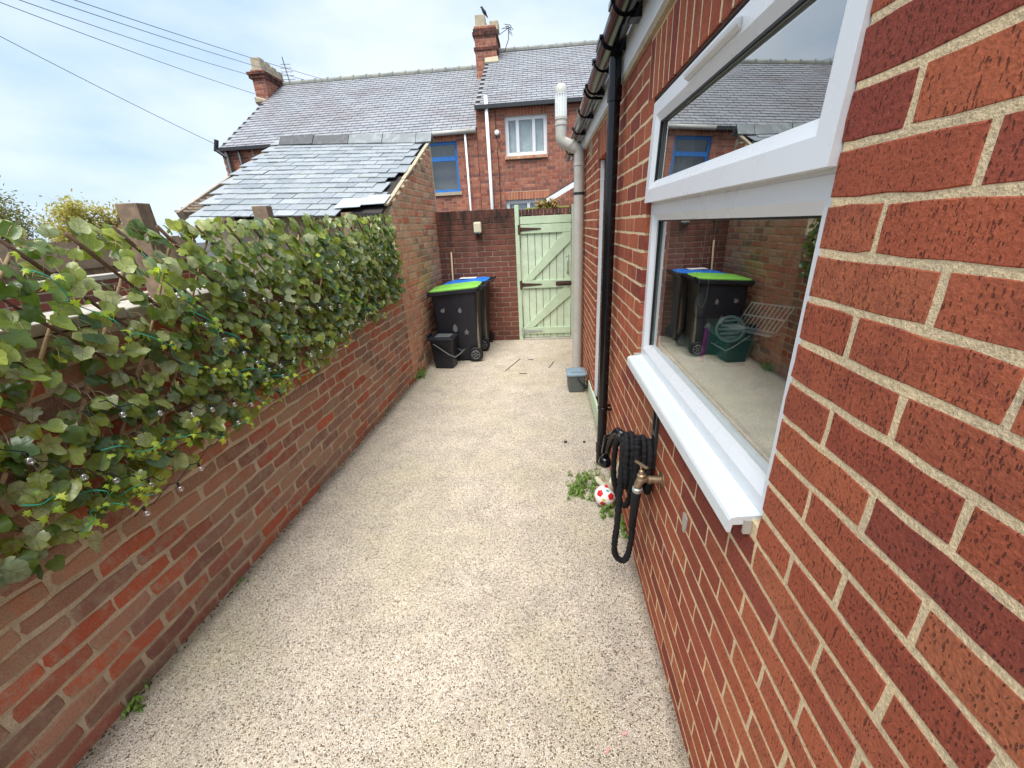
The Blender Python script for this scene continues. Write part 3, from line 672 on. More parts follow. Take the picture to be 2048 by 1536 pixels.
RS = .457                                      # roof pitch
def rz(x, y): return 2.06 + RS*(y-4.62) - .043*(x+1.53)
shed = thing('brick_outhouse', 'lean-to brick outhouse with ragged pale slate roof behind the ivy screen', 'outbuilding', (-2.5, 5.3, 0))
gb = MB(); g0, g1 = SH0+.004, SH1
gb.prism([LO - LN*.006 + LU*ls(g0), LO - LN*.006 + LU*ls(g1), LO - LN*.006 + LU*ls(g1) + V((0, 0, rz(-1.53, g1)-.085)), LO - LN*.006 + LU*ls(g0) + V((0, 0, rz(-1.53, g0)-.085))], -LN*.22)
gwall = gb.build('gable_wall', 'mortar_gable', shed)
bw = Brickwork(LO - LN*.006, LN, 'brick_gable', .0065, .03, .006, .003)
def giv(z):
    ylow = SH0+.008
    yz = (z + .055 - 2.06)/RS + 4.62 + .04
    a = max(ylow, yz)
    return [(ls(SH1-.01), ls(a))] if SH1 - a > .06 else []
bw.lay(0, 2.80, .0765, .012, .232, giv, -.02, .02, 4, prio=lambda s, z: 1.0)
bw.build(gwall, 300)
ve = MB(); yA, yB = 4.34, SH1
for i in range(9):
    ya = yA+(yB-yA)*i/9; yb = yA+(yB-yA)*(i+1)/9-.004; h_ = RG.uniform(.012, .028)
    ve.bar((lx(ya)-.01, ya, rz(-1.53, ya)-.018+RG.uniform(-.006, .006)), (lx(yb)-.01, yb, rz(-1.53, yb)-.018+RG.uniform(-.006, .006)), .045, h_)
ve.build('verge_mortar', 'stone', shed, bevel=.004)
MB().box(lx(SH1)-.30, lx(SH1)-.004, SH1-.008, SH1+.05, 0, 2.72).build('back_corner', 'mortar_gable', shed)
sw = MB(); sw.box(-3.62, lx(SH0)-.23, SH0+.03, SH0+.2, 0, 1.86); sw.box(-3.62, -3.42, SH0+.21, SH1-.21, 0, 2.0); sw.box(-3.62, lx(SH1)-.31, SH1-.2, SH1-.001, 0, 2.7); sw.build('rear_walls', 'mortar_old', shed)
dk = MB(); x0, x1, y0, y1 = -3.50, -1.60, 4.24, SH1
dk.add([(x0, y0, rz(x0, y0)-.045), (x1, y0, rz(x1, y0)-.045), (x1, y1, rz(x1, y1)-.045), (x0, y1, rz(x0, y1)-.045), (x0, y0, rz(x0, y0)-.075), (x1, y0, rz(x1, y0)-.075), (x1, y1, rz(x1, y1)-.075), (x0, y1, rz(x0, y1)-.075)],
       [(0, 1, 2, 3), (7, 6, 5, 4), (0, 4, 5, 1), (1, 5, 6, 2), (2, 6, 7, 3), (3, 7, 4, 0)]); roof = dk.build('roof', 'room_dark', shed)
# laths showing at the left verge
for i in range(6):
    y = 4.28 + i*.06; MB().bar((-3.78+.03*i, y, rz(-3.7, y)-.03), (-3.35, y, rz(-3.4, y)-.03), .03, .02).build('lath', 'wood_old', shed)
MB().bar((-3.70, 4.22, rz(-3.7, 4.22)-.06), (-3.70, 6.18, rz(-3.7, 6.18)-.06), .03, .09).build('barge_board', 'wood_old', shed)
gauge = .142; sl_len = math.sqrt(1+RS*RS); nx = V((1, 0, -.043)).normalized(); ny = V((0, 1, RS)).normalized(); nn_ = nx.cross(ny).normalized()
SCACHE = []
for k in range(8):
    mb = MB(); hw, hl = .1035+RG.uniform(-.003, .002), .165; th = RG.uniform(.008, .011)
    j = [RG.uniform(-.005, .005) for _ in range(8)]
    bot = [(-hw+j[0], -hl+j[1]), (-hw*.35, -hl+j[2]), (hw*.4, -hl+j[3]*.8), (hw+j[4], -hl+j[5]), (hw, hl), (-hw, hl)]
    mb.prism([(a, b, 0) for a, b in bot], (0, 0, th), RG.random()); SCACHE.append(mb.mesh('slate', 'slate'))
row = 0; s_ = .06
while True:
    yb = 6.20 - s_/sl_len
    if yb < 4.03: break
    xx = -3.62 + max(0, 5.3-yb)*.19 + (.105 if row % 2 else 0) + RG.uniform(-.015, .015)
    while xx < -1.60:
        xr = xx+.106
        ragged = RG.uniform(.0, .05) + (.10 if row in (7, 11, 12) else 0) + (.22 if row == 13 else 0)
        if xr < -1.535 - ragged + .03 and not (yb < 4.24 and xx > -2.05):
            o = bpy.data.objects.new('slate', SCACHE[RG.randrange(8)])
            yy = yb + .165/sl_len
            P = V((xx, yy, rz(xx, yy))) + nn_*(-.014) ; tilt = Matrix.Rotation(-.062+RG.gauss(0, .008), 3, 'X'); tw = Matrix.Rotation(RG.gauss(0, .022), 3, 'Z')
            o.matrix_local = Matrix.Translation(P + nn_*RG.uniform(0, .004)) @ (Matrix((nx, ny, nn_)).transposed() @ tw @ tilt).to_4x4(); link(o, roof)
        xx += .2135 + RG.uniform(-.004, .004)
    row += 1; s_ += gauge
for (xa, xb, ya) in ((-2.06, -1.80, 4.21), (-1.80, -1.57, 4.28)):
    ml = MB(); ml.add([(xa, ya, rz(xa, ya)+.016), (xb, ya+.02, rz(xb, ya)+.03), (xb, ya+.24, rz(xb, ya+.24)+.010), (xa, ya+.24, rz(xa, ya+.24)+.004)], [(0, 1, 2, 3)])
    ml.v += [(a, b, c_-.006) for a, b, c_ in ml.v]; ml.f += [(7, 6, 5, 4), (0, 4, 5, 1), (1, 5, 6, 2), (2, 6, 7, 3), (3, 7, 4, 0)]; ml.r += [0]*5; ml.build('lead_sheet', 'lead', roof)
RX = [-3.60, -3.12, -2.62, -2.15, -1.69, -1.475]
for i in range(5):
    a, b = RX[i]+.004, RX[i+1]-.004; yr = 6.22; mb = MB(); tl = RG.uniform(-.008, .008)
    def tp(x, f): return rz(x, yr)+.085+tl*f
    pa = [(a, yr-.012, tp(a, 0)), (a, yr-.105, rz(a, yr-.10)+.012), (a, yr-.100, rz(a, yr-.10)+.0), (a, yr, tp(a, 0)-.018), (a, yr+.09, rz(a, yr)-.03), (a, yr+.10, rz(a, yr)-.02), (a, yr+.012, tp(a, 0))]
    pb = [(b, q[1], q[2] + rz(b, yr)-rz(a, yr) + tl) for q in pa]; n = len(pa)
    mb.add(pa+pb, [tuple(range(n-1, -1, -1)), tuple(range(n, 2*n))] + [(i_, (i_+1) % n, n+(i_+1) % n, n+i_) for i_ in range(n)], .15+.17*i); mb.build('ridge_tile', ('ridge_dark', 'ridge_dark', 'ridge_pale', 'ridge_pale', 'ridge_pale')[i], roof)

# ================================================================== END WALL, GATE
YE = 6.12
ew = thing('yard_end_wall', 'dark-stained brown brick wall across the yard end beside the green gate', 'wall', (-.95, YE, 0))
EO = (0, YE+.005, 0); en = (0, -1, 0)                 # u points to -x
ewl = slab([(.402, 1.53, 0, 1.885)], EO, en, .21).build('wall', 'mortar_end', ew)
bw = Brickwork(EO, en, 'brick_end', .005, .03, .004, .0016)
bw.lay(0, 1.768, .0742, .010, .2245, lambda z: [(.404, 1.528)], .0, .41, None)
n = 15; st = (1.528-.404)/n
for i in range(n): bw.add(.404+i*st+.004, .404+(i+1)*st-.004, 1.776, 1.888+RG.uniform(-.004, .004))
bw.build(ewl, 300)
wlamp = thing('wall_light', 'cream bulkhead light high on the dark-stained end wall', 'light', (-.93, YE, 1.66))
b = MB(); b.box(-.985, -.875, 6.055, YE-.001, 1.585, 1.735); b.build('housing', 'cream_pipe', wlamp, bevel=.022)
for x in (-.957, -.903): b = MB(); b.lathe([(.022, 0), (.020, .018), (.008, .024)], (x, 6.060, 1.588), 12, (0, -.5, -.86)); autosmooth(b.build('lens', 'dark_glass', wlamp))
br = MB(); br.tube([(-1.365, 5.985, .02), (-1.345, 6.10, 1.345)], .012, 10); tag(br.build('broom_handle', 'broom', None, True), 'thin wooden broom handle leaning on the end wall behind the blue-lidded bin', 'handle')

gate = thing('garden_gate', 'pale green boarded garden gate with diagonal braces and rusty strap hinges', 'gate', (0, YE, 0))
GY = YE+.02
for x0, x1, z1 in ((-.400, -.343, 1.925), (.392, .440, 1.90)): MB().box(x0, x1, YE-.03, YE+.09, 0, z1).build('post', 'mint', gate, bevel=.004)
gx0, gx1 = -.334, .386; nb = 7; bwid = (gx1-gx0)/nb
for i in range(nb):
    b = MB(); b.box(gx0+i*bwid+.0032, gx0+(i+1)*bwid-.0032, GY, GY+.02, .028+RG.uniform(-.004, .004), 1.765+RG.uniform(-.004, .004)); b.build('board', 'mint_light', gate, bevel=.004)
for z0, z1 in ((1.672, 1.772), (1.548, 1.664), (.785, .895), (.092, .190)):
    MB().box(gx0+.002, gx1-.004, GY-.024, GY-.001, z0, z1).build('ledge', 'mint', gate, bevel=.003)
for (za, zb) in ((.897, 1.546), (.192, .783)):
    b = MB(); b.prism([(gx0+.03, GY-.022, za), (gx0+.15, GY-.022, za), (gx1-.006, GY-.022, zb-.12), (gx1-.006, GY-.022, zb), (gx1-.11, GY-.022, zb)], (0, .021, 0)); b.build('brace', 'mint', gate, bevel=.003)
for z, mt in ((1.606, 'rust'), (.838, 'rust'), (.135, 'zinc')):
    b = MB(); b.box(-.362, -.330, GY-.058, GY-.0245, z-.062, z+.062); b.prism([(-.331, GY-.031, z-.026), (-.331, GY-.031, z+.026), (-.05, GY-.031, z+.008), (-.035, GY-.031, z), (-.05, GY-.031, z-.008)], (0, .006, 0)); b.build('hinge', mt, gate)
b = MB(); b.tube([(.338, GY-.001, 1.215), (.338, GY-.045, 1.20), (.338, GY-.045, 1.01), (.338, GY-.001, .995)], .0075, 8)
b.box(.326, .350, GY-.004, GY-.001, 1.195, 1.24); b.box(.326, .350, GY-.004, GY-.001, .97, 1.015); b.build('handle', 'steel', gate, True)
b = MB(); b.box(.165, .40, GY-.0285, GY-.0245, .81, .872); b.tube([(.18, GY-.04, .842), (.43, GY-.04, .842)], .011, 8); b.box(.20, .235, GY-.055, GY-.028, .824, .860); b.box(.33, .36, GY-.055, GY-.028, .824, .860); b.build('bolt', 'rust', gate)
MB().box(gx0+.004, gx1-.004, GY+.0205, GY+.024, .04, 1.75).build('backing', 'debris', gate)
MB().box(-.34, .40, YE-.03, YE+.09, .001, .022).build('threshold', 'coping', gate)

# ================================================================== HOUSES BEYOND
def house(name, label, x0, x1, yf, ye, yr, zr, openings, loc):
    """facade at yf, eaves height ye, ridge at (yr, zr). openings: (xa, xb, za, zb)"""
    h_ = thing(name, label, 'house', loc)
    rects = []; zs = sorted(set([0, ye] + [z for o_ in openings for z in o_[2:4]]))
    for za, zb in zip(zs, zs[1:]):
        cur = x0
        for xa, xb, oa, ob in sorted(openings):
            if oa <= za and ob >= zb: rects.append((-xa, -cur, za, zb)); cur = xb
        rects.append((-x1, -cur, za, zb))
    wall_ = slab(rects, (0, yf+.006, 0), (0, -1, 0), .25).build('wall', 'mortar_far', h_)
    bw_ = Brickwork((0, yf+.006, 0), (0, -1, 0), 'brick_far', .006, .03, .003, .001, seg=2)
    def iv_(z):
        o2 = []; cur = x0
        for xa, xb, oa, ob in sorted(openings):
            if oa-.02 < z < ob+.19: o2.append((cur, xa)); cur = xb
        o2.append((cur, x1)); return [(-b_, -a_) for a_, b_ in o2 if b_-a_ > .04]
    bw_.lay(.9, ye, .0745, .011, .225, iv_, .02, 0, 5); bw_.build(wall_, 0)
    ar = Brickwork((0, yf+.006, 0), (0, -1, 0), 'brick_arch', .007, .03, .003, .001, seg=2)
    for xa, xb, oa, ob in openings:
        n_ = max(3, round((xb-xa)/.078)); st_ = (xb-xa)/n_
        for i in range(n_): ar.add(-xb+i*st_+.005, -xb+(i+1)*st_-.005, ob+.006, ob+.185)
    ar.build(wall_, 300, 'arch_bricks')
    g_ = MB()
    for x in (x0, x1-.2): g_.prism([(x, yf+.26, 0), (x, 2*yr-yf, 0), (x, 2*yr-yf, ye), (x, yr, zr-.1), (x, yf+.26, ye)], (.2, 0, 0))
    g_.box(x0+.21, x1-.21, 2*yr-yf-.25, 2*yr-yf, 0, ye); g_.build('gable_walls', 'brick_far', h_)
    pit = (zr-ye)/(yr-yf)
    def hz(y): return ye + .02 + pit*(y-yf)
    dk_ = MB()
    dk_.add([(x0, yf-.10, hz(yf-.10)), (x1, yf-.10, hz(yf-.10)), (x1, yr, hz(yr)), (x0, yr, hz(yr)), (x1, 2*yr-yf+.1, hz(yf-.1)), (x0, 2*yr-yf+.1, hz(yf-.1))], [(0, 1, 2, 3), (3, 2, 4, 5)])
    rf_ = dk_.build('roof', 'room_dark', h_, recalc=False)
    st = MB(); L_ = math.sqrt((yr-yf+.1)**2*(1+pit*pit)); g = .158; rows_ = int(L_/g); ny_ = V((0, 1, pit)).normalized(); nu = V((0, -pit, 1)).normalized()
    for r_ in range(rows_):
        xx_ = x0 - .01 + (.125 if r_ % 2 else 0)
        while xx_ < x1-.05:
            a_, b_ = max(x0, xx_)+.005, min(x1, xx_+.25)-.005; base = V((0, yf-.12, hz(yf-.12))) + ny_*(r_*g) + nu*(.022+RG.uniform(0, .005))
            P = [base + V((a_, 0, 0)), base + V((b_, 0, 0)), base + V((b_, 0, 0)) + ny_*(g+.03) - nu*.019, base + V((a_, 0, 0)) + ny_*(g+.03) - nu*.019]
            st.add(P + [P[0]-nu*.020, P[1]-nu*.020], [(0, 1, 2, 3), (4, 5, 1, 0)], RG.random()); xx_ += .25
    o_ = st.build('slates', 'slate_far', rf_, recalc=False); o_['kind'] = 'stuff'
    rd = MB(); xx_ = x0
    while xx_ < x1-.05:
        b_ = min(x1, xx_+.42); rd.tube([(xx_, yr, zr+.03), (b_-.006, yr, zr+.03)], .085, 10); rd.tube([(b_-.05, yr, zr+.035), (b_-.004, yr, zr+.035)], .10, 10); xx_ += .42
    rd.build('ridge_tiles', 'ridge_clay', rf_)
    return h_, rf_, hz
def far_window(h_, x0, x1, yf, z0, z1, mat, mull, curtain=None, sill=None, fw=.085, transom=None, dark='dark_void', arch=0):
    y = yf+.075; f = MB()
    f.box(x0, x0+fw, y, y+.05, z0, z1); f.box(x1-fw, x1, y, y+.05, z0, z1); f.box(x0+fw, x1-fw, y, y+.05, z1-fw, z1); f.box(x0+fw, x1-fw, y, y+.05, z0, z0+fw)
    for mx in mull: f.box(mx-fw*.45, mx+fw*.45, y-.004, y+.046, z0+fw, z1-fw)
    if transom: f.box(x0+fw, x1-fw, y-.006, y+.044, transom-fw*.7, transom+fw*.7)
    w_ = f.build('window', mat, h_)
    pn_ = MB(); pn_.add([(x0+fw, y+.022, z0+fw), (x1-fw, y+.022, z0+fw), (x1-fw, y+.022, z1-fw), (x0+fw, y+.022, z1-fw)], [(0, 1, 2, 3)]); pn_.build('pane', 'glass_far', w_, recalc=False)
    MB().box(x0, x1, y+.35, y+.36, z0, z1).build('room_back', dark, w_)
    if curtain:
        c_ = MB(); vs = []; n_ = 40
        for i in range(n_+1):
            x = x0+fw+(x1-x0-2*fw)*i/n_; yy = y+.11+.022*math.sin(i*1.9)
            vs += [(x, yy, z0+.02), (x, yy, z1-.02)]
        c_.add(vs, [(2*i, 2*i+2, 2*i+3, 2*i+1) for i in range(n_)]); c_.build('curtain', curtain, w_, True, False)
    if sill: MB().box(x0-.04, x1+.04, yf-.05, yf+.12, z0-.075, z0-.001).build('sill', sill, w_)
    return w_
hl, hlr, hlz = house('terraced_house', 'red brick house on the left with long grey slate roof and blue sash window', -8.36, -1.612, 11.5, 3.90, 15.0, 6.16,
                [(-7.5, -6.85, 2.7, 3.70), (-3.02, -2.13, 2.545, 3.70)], (-5, 11.5, 0))
hr, hrr, hrz = house('terraced_house', 'taller red brick house on the right with white three-pane window', -1.60, 6.5, 11.5, 4.40, 15.0, 6.52,
                [(-.905, .125, 3.275, 4.135), (-.96, .18, 1.35, 2.275)], (2, 11.5, 0))
far_window(hl, -3.02, -2.13, 11.5, 2.545, 3.70, 'paint_blue', [], None, 'stone', .07, 3.32, 'board_grey')
far_window(hl, -7.5, -6.85, 11.5, 2.7, 3.70, 'upvc', [], 'curtain', 'stone')
far_window(hr, -.905, .125, 11.5, 3.275, 4.135, 'upvc', [-.60, -.20], 'curtain', None)
far_window(hr, -.96, .18, 11.5, 1.35, 2.275, 'upvc', [-.38], 'curtain', None)
sb = Brickwork((0, 11.44, 0), (0, -1, 0), 'brick_gable', .004, .06, .003, .001, seg=2)
for i in range(14): sb.add(-.135+i*.0758+.004, -.135+(i+1)*.0758-.004, 3.20, 3.268)
sb.build(hr, 300)
MB().box(-.93, .14, 11.446, 11.499, 3.195, 3.269).build('sill_mortar', 'mortar_far', hr)
# gutters and pipes of the houses
b = MB(); b.box(-8.42, -3.0, 11.34, 11.44, 3.80, 3.88); b.build('gutter', 'metal_dark', hl)
b = MB(); b.tube([(-3.0, 11.38, 3.845), (-1.615, 11.38, 3.865)], .055, 10); b.build('gutter', 'grey_plastic', hl, True)
b = MB(); b.box(-1.60, 6.5, 11.33, 11.44, 4.29, 4.375); b.build('gutter', 'metal_dark', hr)
for h_, x, za, zb, r_, mt in ((hr, -1.32, .0, 4.56, .042, 'fascia_white'), (hl, -1.885, .0, 3.80, .026, 'fascia_white'), (hl, -8.16, 0, 3.80, .05, 'metal_dark'), (hl, -7.82, 0, 3.80, .038, 'metal_dark'), (hr, 1.0, .0, 4.30, .035, 'metal_dark')):
    b = MB(); b.tube([(x, 11.40, za), (x, 11.40, zb)], r_, 10); b.build('drainpipe', mt, h_, True)
b = MB(); b.tube([(-8.40, 11.36, 3.80), (-8.30, 11.36, 4.06)], .05, 8); b.tube([(-8.36, 11.36, 3.82), (-8.16, 11.38, 3.66)], .045, 8); b.build('hopper_pipe', 'metal_dark', hl)
b = MB(); b.lathe([(.065, 0), (.06, .04), (.03, .05)], (-1.10, 11.498, 3.80), 16, (0, -1, 0)); b.build('alarm_box', 'fascia_white', hr, True)
b = MB(); b.tube([(-1.12, 11.47, 4.27), (-1.13, 11.47, 3.7), (-1.06, 11.46, 3.56), (-1.0, 11.46, 3.62), (-1.12, 11.46, 3.45), (-1.10, 11.47, 3.2), (-1.10, 11.47, 1.8)], .008, 5); b.build('cable', 'wire_black', hr)
# chimneys
def chimney(h_, x0, x1, y0, y1, z0, z1, pots, bands):
    c_ = MB(); c_.box(x0, x1, y0, y1, z0, z1); ch = c_.build('chimney', 'mortar_far', h_)
    for (O_, n_, L_) in (((x1, y0, 0), (0, -1, 0), x1-x0), ((x1, y1, 0), (1, 0, 0), y1-y0)):
        bb = Brickwork(O_, n_, 'brick_far', .006, .03, .003, .001, seg=2); bb.lay(z0, z1, .0745, .010, .225, lambda z: [(.004, L_-.004)], .01, 0, 3); bb.build(ch, 150, 'chimney_bricks')
    for zb, h2, pr in bands: MB().box(x0-pr, x1+pr, y0-pr, y1+pr, zb, zb+h2).build('corbel', 'brick_end', ch)
    for (xa, xb, ya, yb, zt) in pots: MB().box(xa, xb, ya, yb, z1+.0, zt).build('chimney_pot', 'stone', ch, bevel=.02)
    return ch
c1 = chimney(hrr, -1.87, -1.26, 14.25, 15.15, 5.55, 6.95, [(-1.83, -1.55, 14.30, 14.6, 7.22), (-1.45, -1.20, 14.6, 14.95, 7.17), (-1.83, -1.55, 14.8, 15.1, 7.2)], [(6.72, .08, .05), (6.80, .08, .025), (6.38, .07, .035)])
MB().prism([(-1.60, 14.10, 6.05), (-1.20, 14.10, 6.05), (-1.22, 14.22, 6.21), (-1.60, 14.22, 6.19)], (0, .03, -.05)).build('flaunching', 'stone', c1)
c2 = chimney(hlr, -8.64, -8.27, 14.08, 15.32, 5.35, 6.36, [(-8.60, -8.31, 14.12+.30*i, 14.12+.30*i+.24, 6.66-.03*i) for i in range(4)], [(6.12, .09, .06), (6.21, .07, .09)])
MB().prism([(-8.66, 14.0, 5.52), (-8.22, 14.0, 5.52), (-8.20, 15.3, 6.20), (-8.22, 15.3, 6.28), (-8.66, 14.0, 5.64)], (-.0, .05, -.06)).build('flaunching', 'stone', c2)
b = MB(); b.tube([(-8.02, 15.1, 6.15), (-8.12, 15.1, 6.95)], .014, 6)
for i in range(5): b.tube([(-8.30+.02*i, 15.1, 6.36+.10*i), (-7.82-.02*i, 15.1, 6.34+.10*i)], .007, 5)
b.build('aerial', 'metal_dark', hlr)
b = MB(); b.tube([(-1.19, 14.6, 6.40), (-1.05, 14.6, 6.42), (-.92, 14.6, 6.70), (-.90, 14.6, 6.98)], .011, 6); b.tube([(-1.28, 14.6, 6.78), (-.95, 14.6, 6.94)], .009, 6)
for i in range(5): b.tube([(-1.10+.06*i, 14.5, 6.92+.02*i), (-1.02+.06*i, 14.75, 7.02-.015*i)], .008, 5); b.tube([(-1.02+.03*i, 14.6, 7.06-.05*i), (-.84+.01*i, 14.6, 7.02-.06*i)], .008, 5)
b.build('aerial', 'metal_dark', hrr)
# bird on the chimney
bd = MB(); A = V((-1.62, 14.45, 7.40)); D = V((.55, .0, -.83)).normalized()
bd.tube([A + V((-.055, 0, .02)), A + V((-.035, 0, .035)), A + V((-.01, 0, .03)), A + D*.04, A + D*.09, A + D*.14, A + D*.19, A + D*.26], [.004, .014, .030, .036, .048, .042, .022, .012], 10)
for s__ in (-1, 1): bd.tube([A + D*.11 + V((0, .018*s__, -.02)), V((-1.60, 14.45+.018*s__, 7.222))], .005, 5)
tag(bd.build('bird', 'bird', None, True), 'small black bird perched on the right-hand chimney', 'bird')
# porch roof of the right house and the lane wall with plants
pr = thing('porch_roof', 'small sloping porch roof with white edge seen above the gate', 'porch', (.8, 10.6, 0))
b = MB(); b.bar((.02, 10.6, 2.17), (1.4, 10.6, 2.86), .9, .04); b.build('roof_sheet', 'metal_dark', pr)
b = MB(); b.bar((.06, 10.12, 2.13), (1.4, 10.12, 2.80), .03, .10); b.build('barge_board', 'fascia_white', pr)
b = MB(); b.box(.9, .98, 10.15, 10.23, 0, 2.55); b.box(.9, .98, 10.9, 10.98, 0, 2.55); b.build('post', 'fascia_white', pr)
lw = thing('lane_wall', 'low dark brick wall behind the green gate, topped with moss', 'wall', (.3, 9.0, 0))
l_ = slab([(-2.2, .60, 0, 1.93)], (0, 9.006, 0), (0, -1, 0), .22).build('wall', 'mortar_far', lw)
bw = Brickwork((0, 9.006, 0), (0, -1, 0), 'brick_end', .006, .03, .003, .001, seg=2); bw.lay(1.2, 1.86, .0745, .01, .225, lambda z: [(-2.2, .6)], .0, 0); 
for i in range(37): bw.add(-2.2+i*.0757+.004, -2.2+(i+1)*.0757-.004, 1.862, 1.955)
bw.build(l_, 60)

# ------------------------------------------------------------------ leaves
def leaf_geo(outline, cup=.18, fold=.12):
    vs = [(0, .30, 0)] ; uv = [(.5, .30)]
    for x, y in outline: vs.append((x, y, -cup*(x*x+(y-.35)**2) + fold*abs(x) )); uv.append((x+.5, y))
    n_ = len(outline); fs = [(0, 1+i, 1+(i+1) % n_) for i in range(n_)]
    return vs, fs, uv
IVY = [[(0, 0), (.20, -.10), (.40, .02), (.50, .26), (.44, .50), (.30, .62), (.24, .84), (.0, 1.0), (-.22, .86), (-.32, .63), (-.46, .50), (-.50, .24), (-.38, .0), (-.18, -.10)],
       [(0, .02), (.26, -.08), (.46, .12), (.50, .40), (.36, .58), (.34, .76), (.14, .90), (0, .98), (-.16, .88), (-.36, .74), (-.38, .55), (-.52, .36), (-.44, .08), (-.22, -.08)]]
STAR = [[(0, .05), (.18, -.10), (.22, .12), (.55, .16), (.26, .40), (.34, .66), (.12, .60), (0, 1.0), (-.12, .60), (-.36, .66), (-.26, .40), (-.55, .18), (-.22, .12), (-.18, -.10)]]
IVY.append([(0, .03), (.20, -.12), (.40, -.02), (.36, .16), (.54, .30), (.42, .50), (.26, .52), (.24, .78), (.02, 1.0), (-.20, .80), (-.25, .54), (-.44, .50), (-.52, .26), (-.35, .14), (-.40, -.04), (-.18, -.12)])
OVAL = [[(0, 0), (.14, .2), (.2, .5), (.12, .82), (0, 1), (-.12, .82), (-.2, .5), (-.14, .2)]]
def leaf_mesh(name, geo, mat, rnd):
    vs, fs, uv = geo; me = bpy.data.meshes.new(name); me.from_pydata(vs, [], fs); l = me.uv_layers.new(name='UVMap')
    for lp in me.loops: l.data[lp.index].uv = uv[lp.vertex_index]
    a = me.attributes.new('rnd', 'FLOAT', 'FACE'); a.data.foreach_set('value', [rnd]*len(fs)); me.materials.append(M[mat]); me.polygons.foreach_set('use_smooth', [True]*len(fs)); return me
class Leaves:
    def __init__(s): s.v = []; s.f = []; s.uv = []; s.r = []
    def add(s, geo, mtx, rnd):
        vs, fs, uv = geo; b_ = len(s.v); s.v += [tuple(mtx @ V(q)) for q in vs]
        for f in fs: s.f.append(tuple(i+b_ for i in f)); s.uv += [uv[i] for i in f]; s.r.append(rnd)
    def build(s, name, mat, parent=None):
        me = bpy.data.meshes.new(name); me.from_pydata(s.v, [], s.f); l = me.uv_layers.new(name='UVMap'); l.data.foreach_set('uv', [c_ for q in s.uv for c_ in q])
        a = me.attributes.new('rnd', 'FLOAT', 'FACE'); a.data.foreach_set('value', s.r); me.materials.append(M[mat]); me.polygons.foreach_set('use_smooth', [True]*len(s.f))
        o_ = bpy.data.objects.new(name, me); link(o_, parent); return o_
def orient(P, nrm, updir, size, rg=RG):
    n_ = V(nrm).normalized(); y_ = V(updir); y_ = (y_ - n_*y_.dot(n_)).normalized(); x_ = y_.cross(n_)
    m_ = Matrix((x_, y_, n_)).transposed() @ Matrix.Diagonal((size, size, size)); m_ = m_.to_4x4(); m_.translation = V(P); return m_

# ================================================================== IVY SCREEN
iv_t = thing('ivy_screen', 'artificial ivy leaf screen on willow trellis along the left wall', 'screen', (lx(2.2)+.08, 2.2, .75))
def tb(y): return .80 + .088*(y-.7)
def tt(y): return 1.668 + .027*(y-.7)
TY0, TY1 = .0, 4.20
def tp_(y, z, off=.055): return V((lx(y)+off, y, z))
rods = []
for k in range(-9, 32):            # two families of crossing rods
    y0 = TY0 - 1.2 + k*.185
    rods.append((y0, 1.86, y0+.98, .62, 'bark', .052)); rods.append((y0+.80, 1.80, y0-.05, .64, 'bark_pale', .040))
for ya, za, yb, zb, mt, off in rods:
    d_ = V((yb-ya, zb-za)); pts = []
    for i in range(61):
        y, z = ya + d_.x*i/60, za + d_.y*i/60
        if TY0 < y < TY1 and tb(y)+.01 < z < tt(y)+.045*(mt == 'bark') + RG.uniform(0, .002): pts.append((y, z))
    if len(pts) > 6:
        P = [tp_(y, z, off + .006*math.sin(9*y+z*5)) for y, z in pts[::4]]
        r0 = RG.uniform(.0048, .0075); mb = MB(); mb.tube(P, [r0*(1+.2*math.sin(i*2.3)) for i in range(len(P))], 6); mb.build('rod', mt, iv_t, True)
cand = []
for i in range(3300):
    y = TY0 + (TY1-TY0)*RG.random(); f = RG.random()
    z0, z1 = tb(y) - .02, tt(y) + .03
    edge = min(1, .55 + .45*y/2.0)
    thin = .60 if (z1-.52 < z0+(z1-z0)*f < z1-.02 and y < 1.75) else 1.0      # sparse where the yard beyond shows through
    if RG.random() > edge*thin: continue
    z = z0 + (z1-z0)*f
    droop = RG.uniform(-.55, .35); yawv = RG.gauss(-.25, .55)
    n_ = V((1, yawv, .75 + droop)); upv = V((RG.gauss(0, .2), RG.gauss(.0, .6), -1.0 if RG.random() < .78 else 1))
    off = RG.uniform(.045, .10); size = RG.uniform(.040, .070)
    if z > z1-.06: upv = V((0, RG.gauss(0, .4), 1)); off = RG.uniform(.03, .08)
    P = tp_(y, z, off); cand.append((P, n_, upv, size))
for i in range(46):               # trailing leaves below the lower edge
    y = RG.uniform(.6, 4.1); P = tp_(y, tb(y)-RG.uniform(.0, .10), RG.uniform(.05, .10)); cand.append((P, V((1, RG.gauss(-.2, .5), RG.uniform(0, .8))), V((0, RG.gauss(0, .6), -1)), RG.uniform(.045, .075)))
GEO = [leaf_geo([(x*RG.uniform(.86, 1.1)+RG.gauss(0, .02), y+RG.gauss(0, .025)) for x, y in o_], c_, f_) for o_ in IVY for c_, f_ in ((.45, .10), (.85, .25), (-.35, .35), (.2, -.30), (.65, .0), (1.1, .4))]
LM = [leaf_mesh('leaf', g_, 'ivy_leaf', i*.17) for i, g_ in enumerate(GEO)]
def lscore(P, s_):
    q = px(P); return 0 if not q or not (-40 < q[0] < 2090 and -40 < q[1] < 1580) else s_/q[2]*(1+(P.x-lx(P.y))*2)
cand.sort(key=lambda c_: -lscore(c_[0], c_[3])); rest = Leaves()
for i, (P, n_, u_, s_) in enumerate(cand):
    k = RG.randrange(len(GEO)); m_ = orient(P, n_, u_, s_)
    if i < 300: o = bpy.data.objects.new('leaf', LM[k]); o.matrix_local = m_; link(o, iv_t)
    else: rest.add(GEO[k], m_, RG.random())
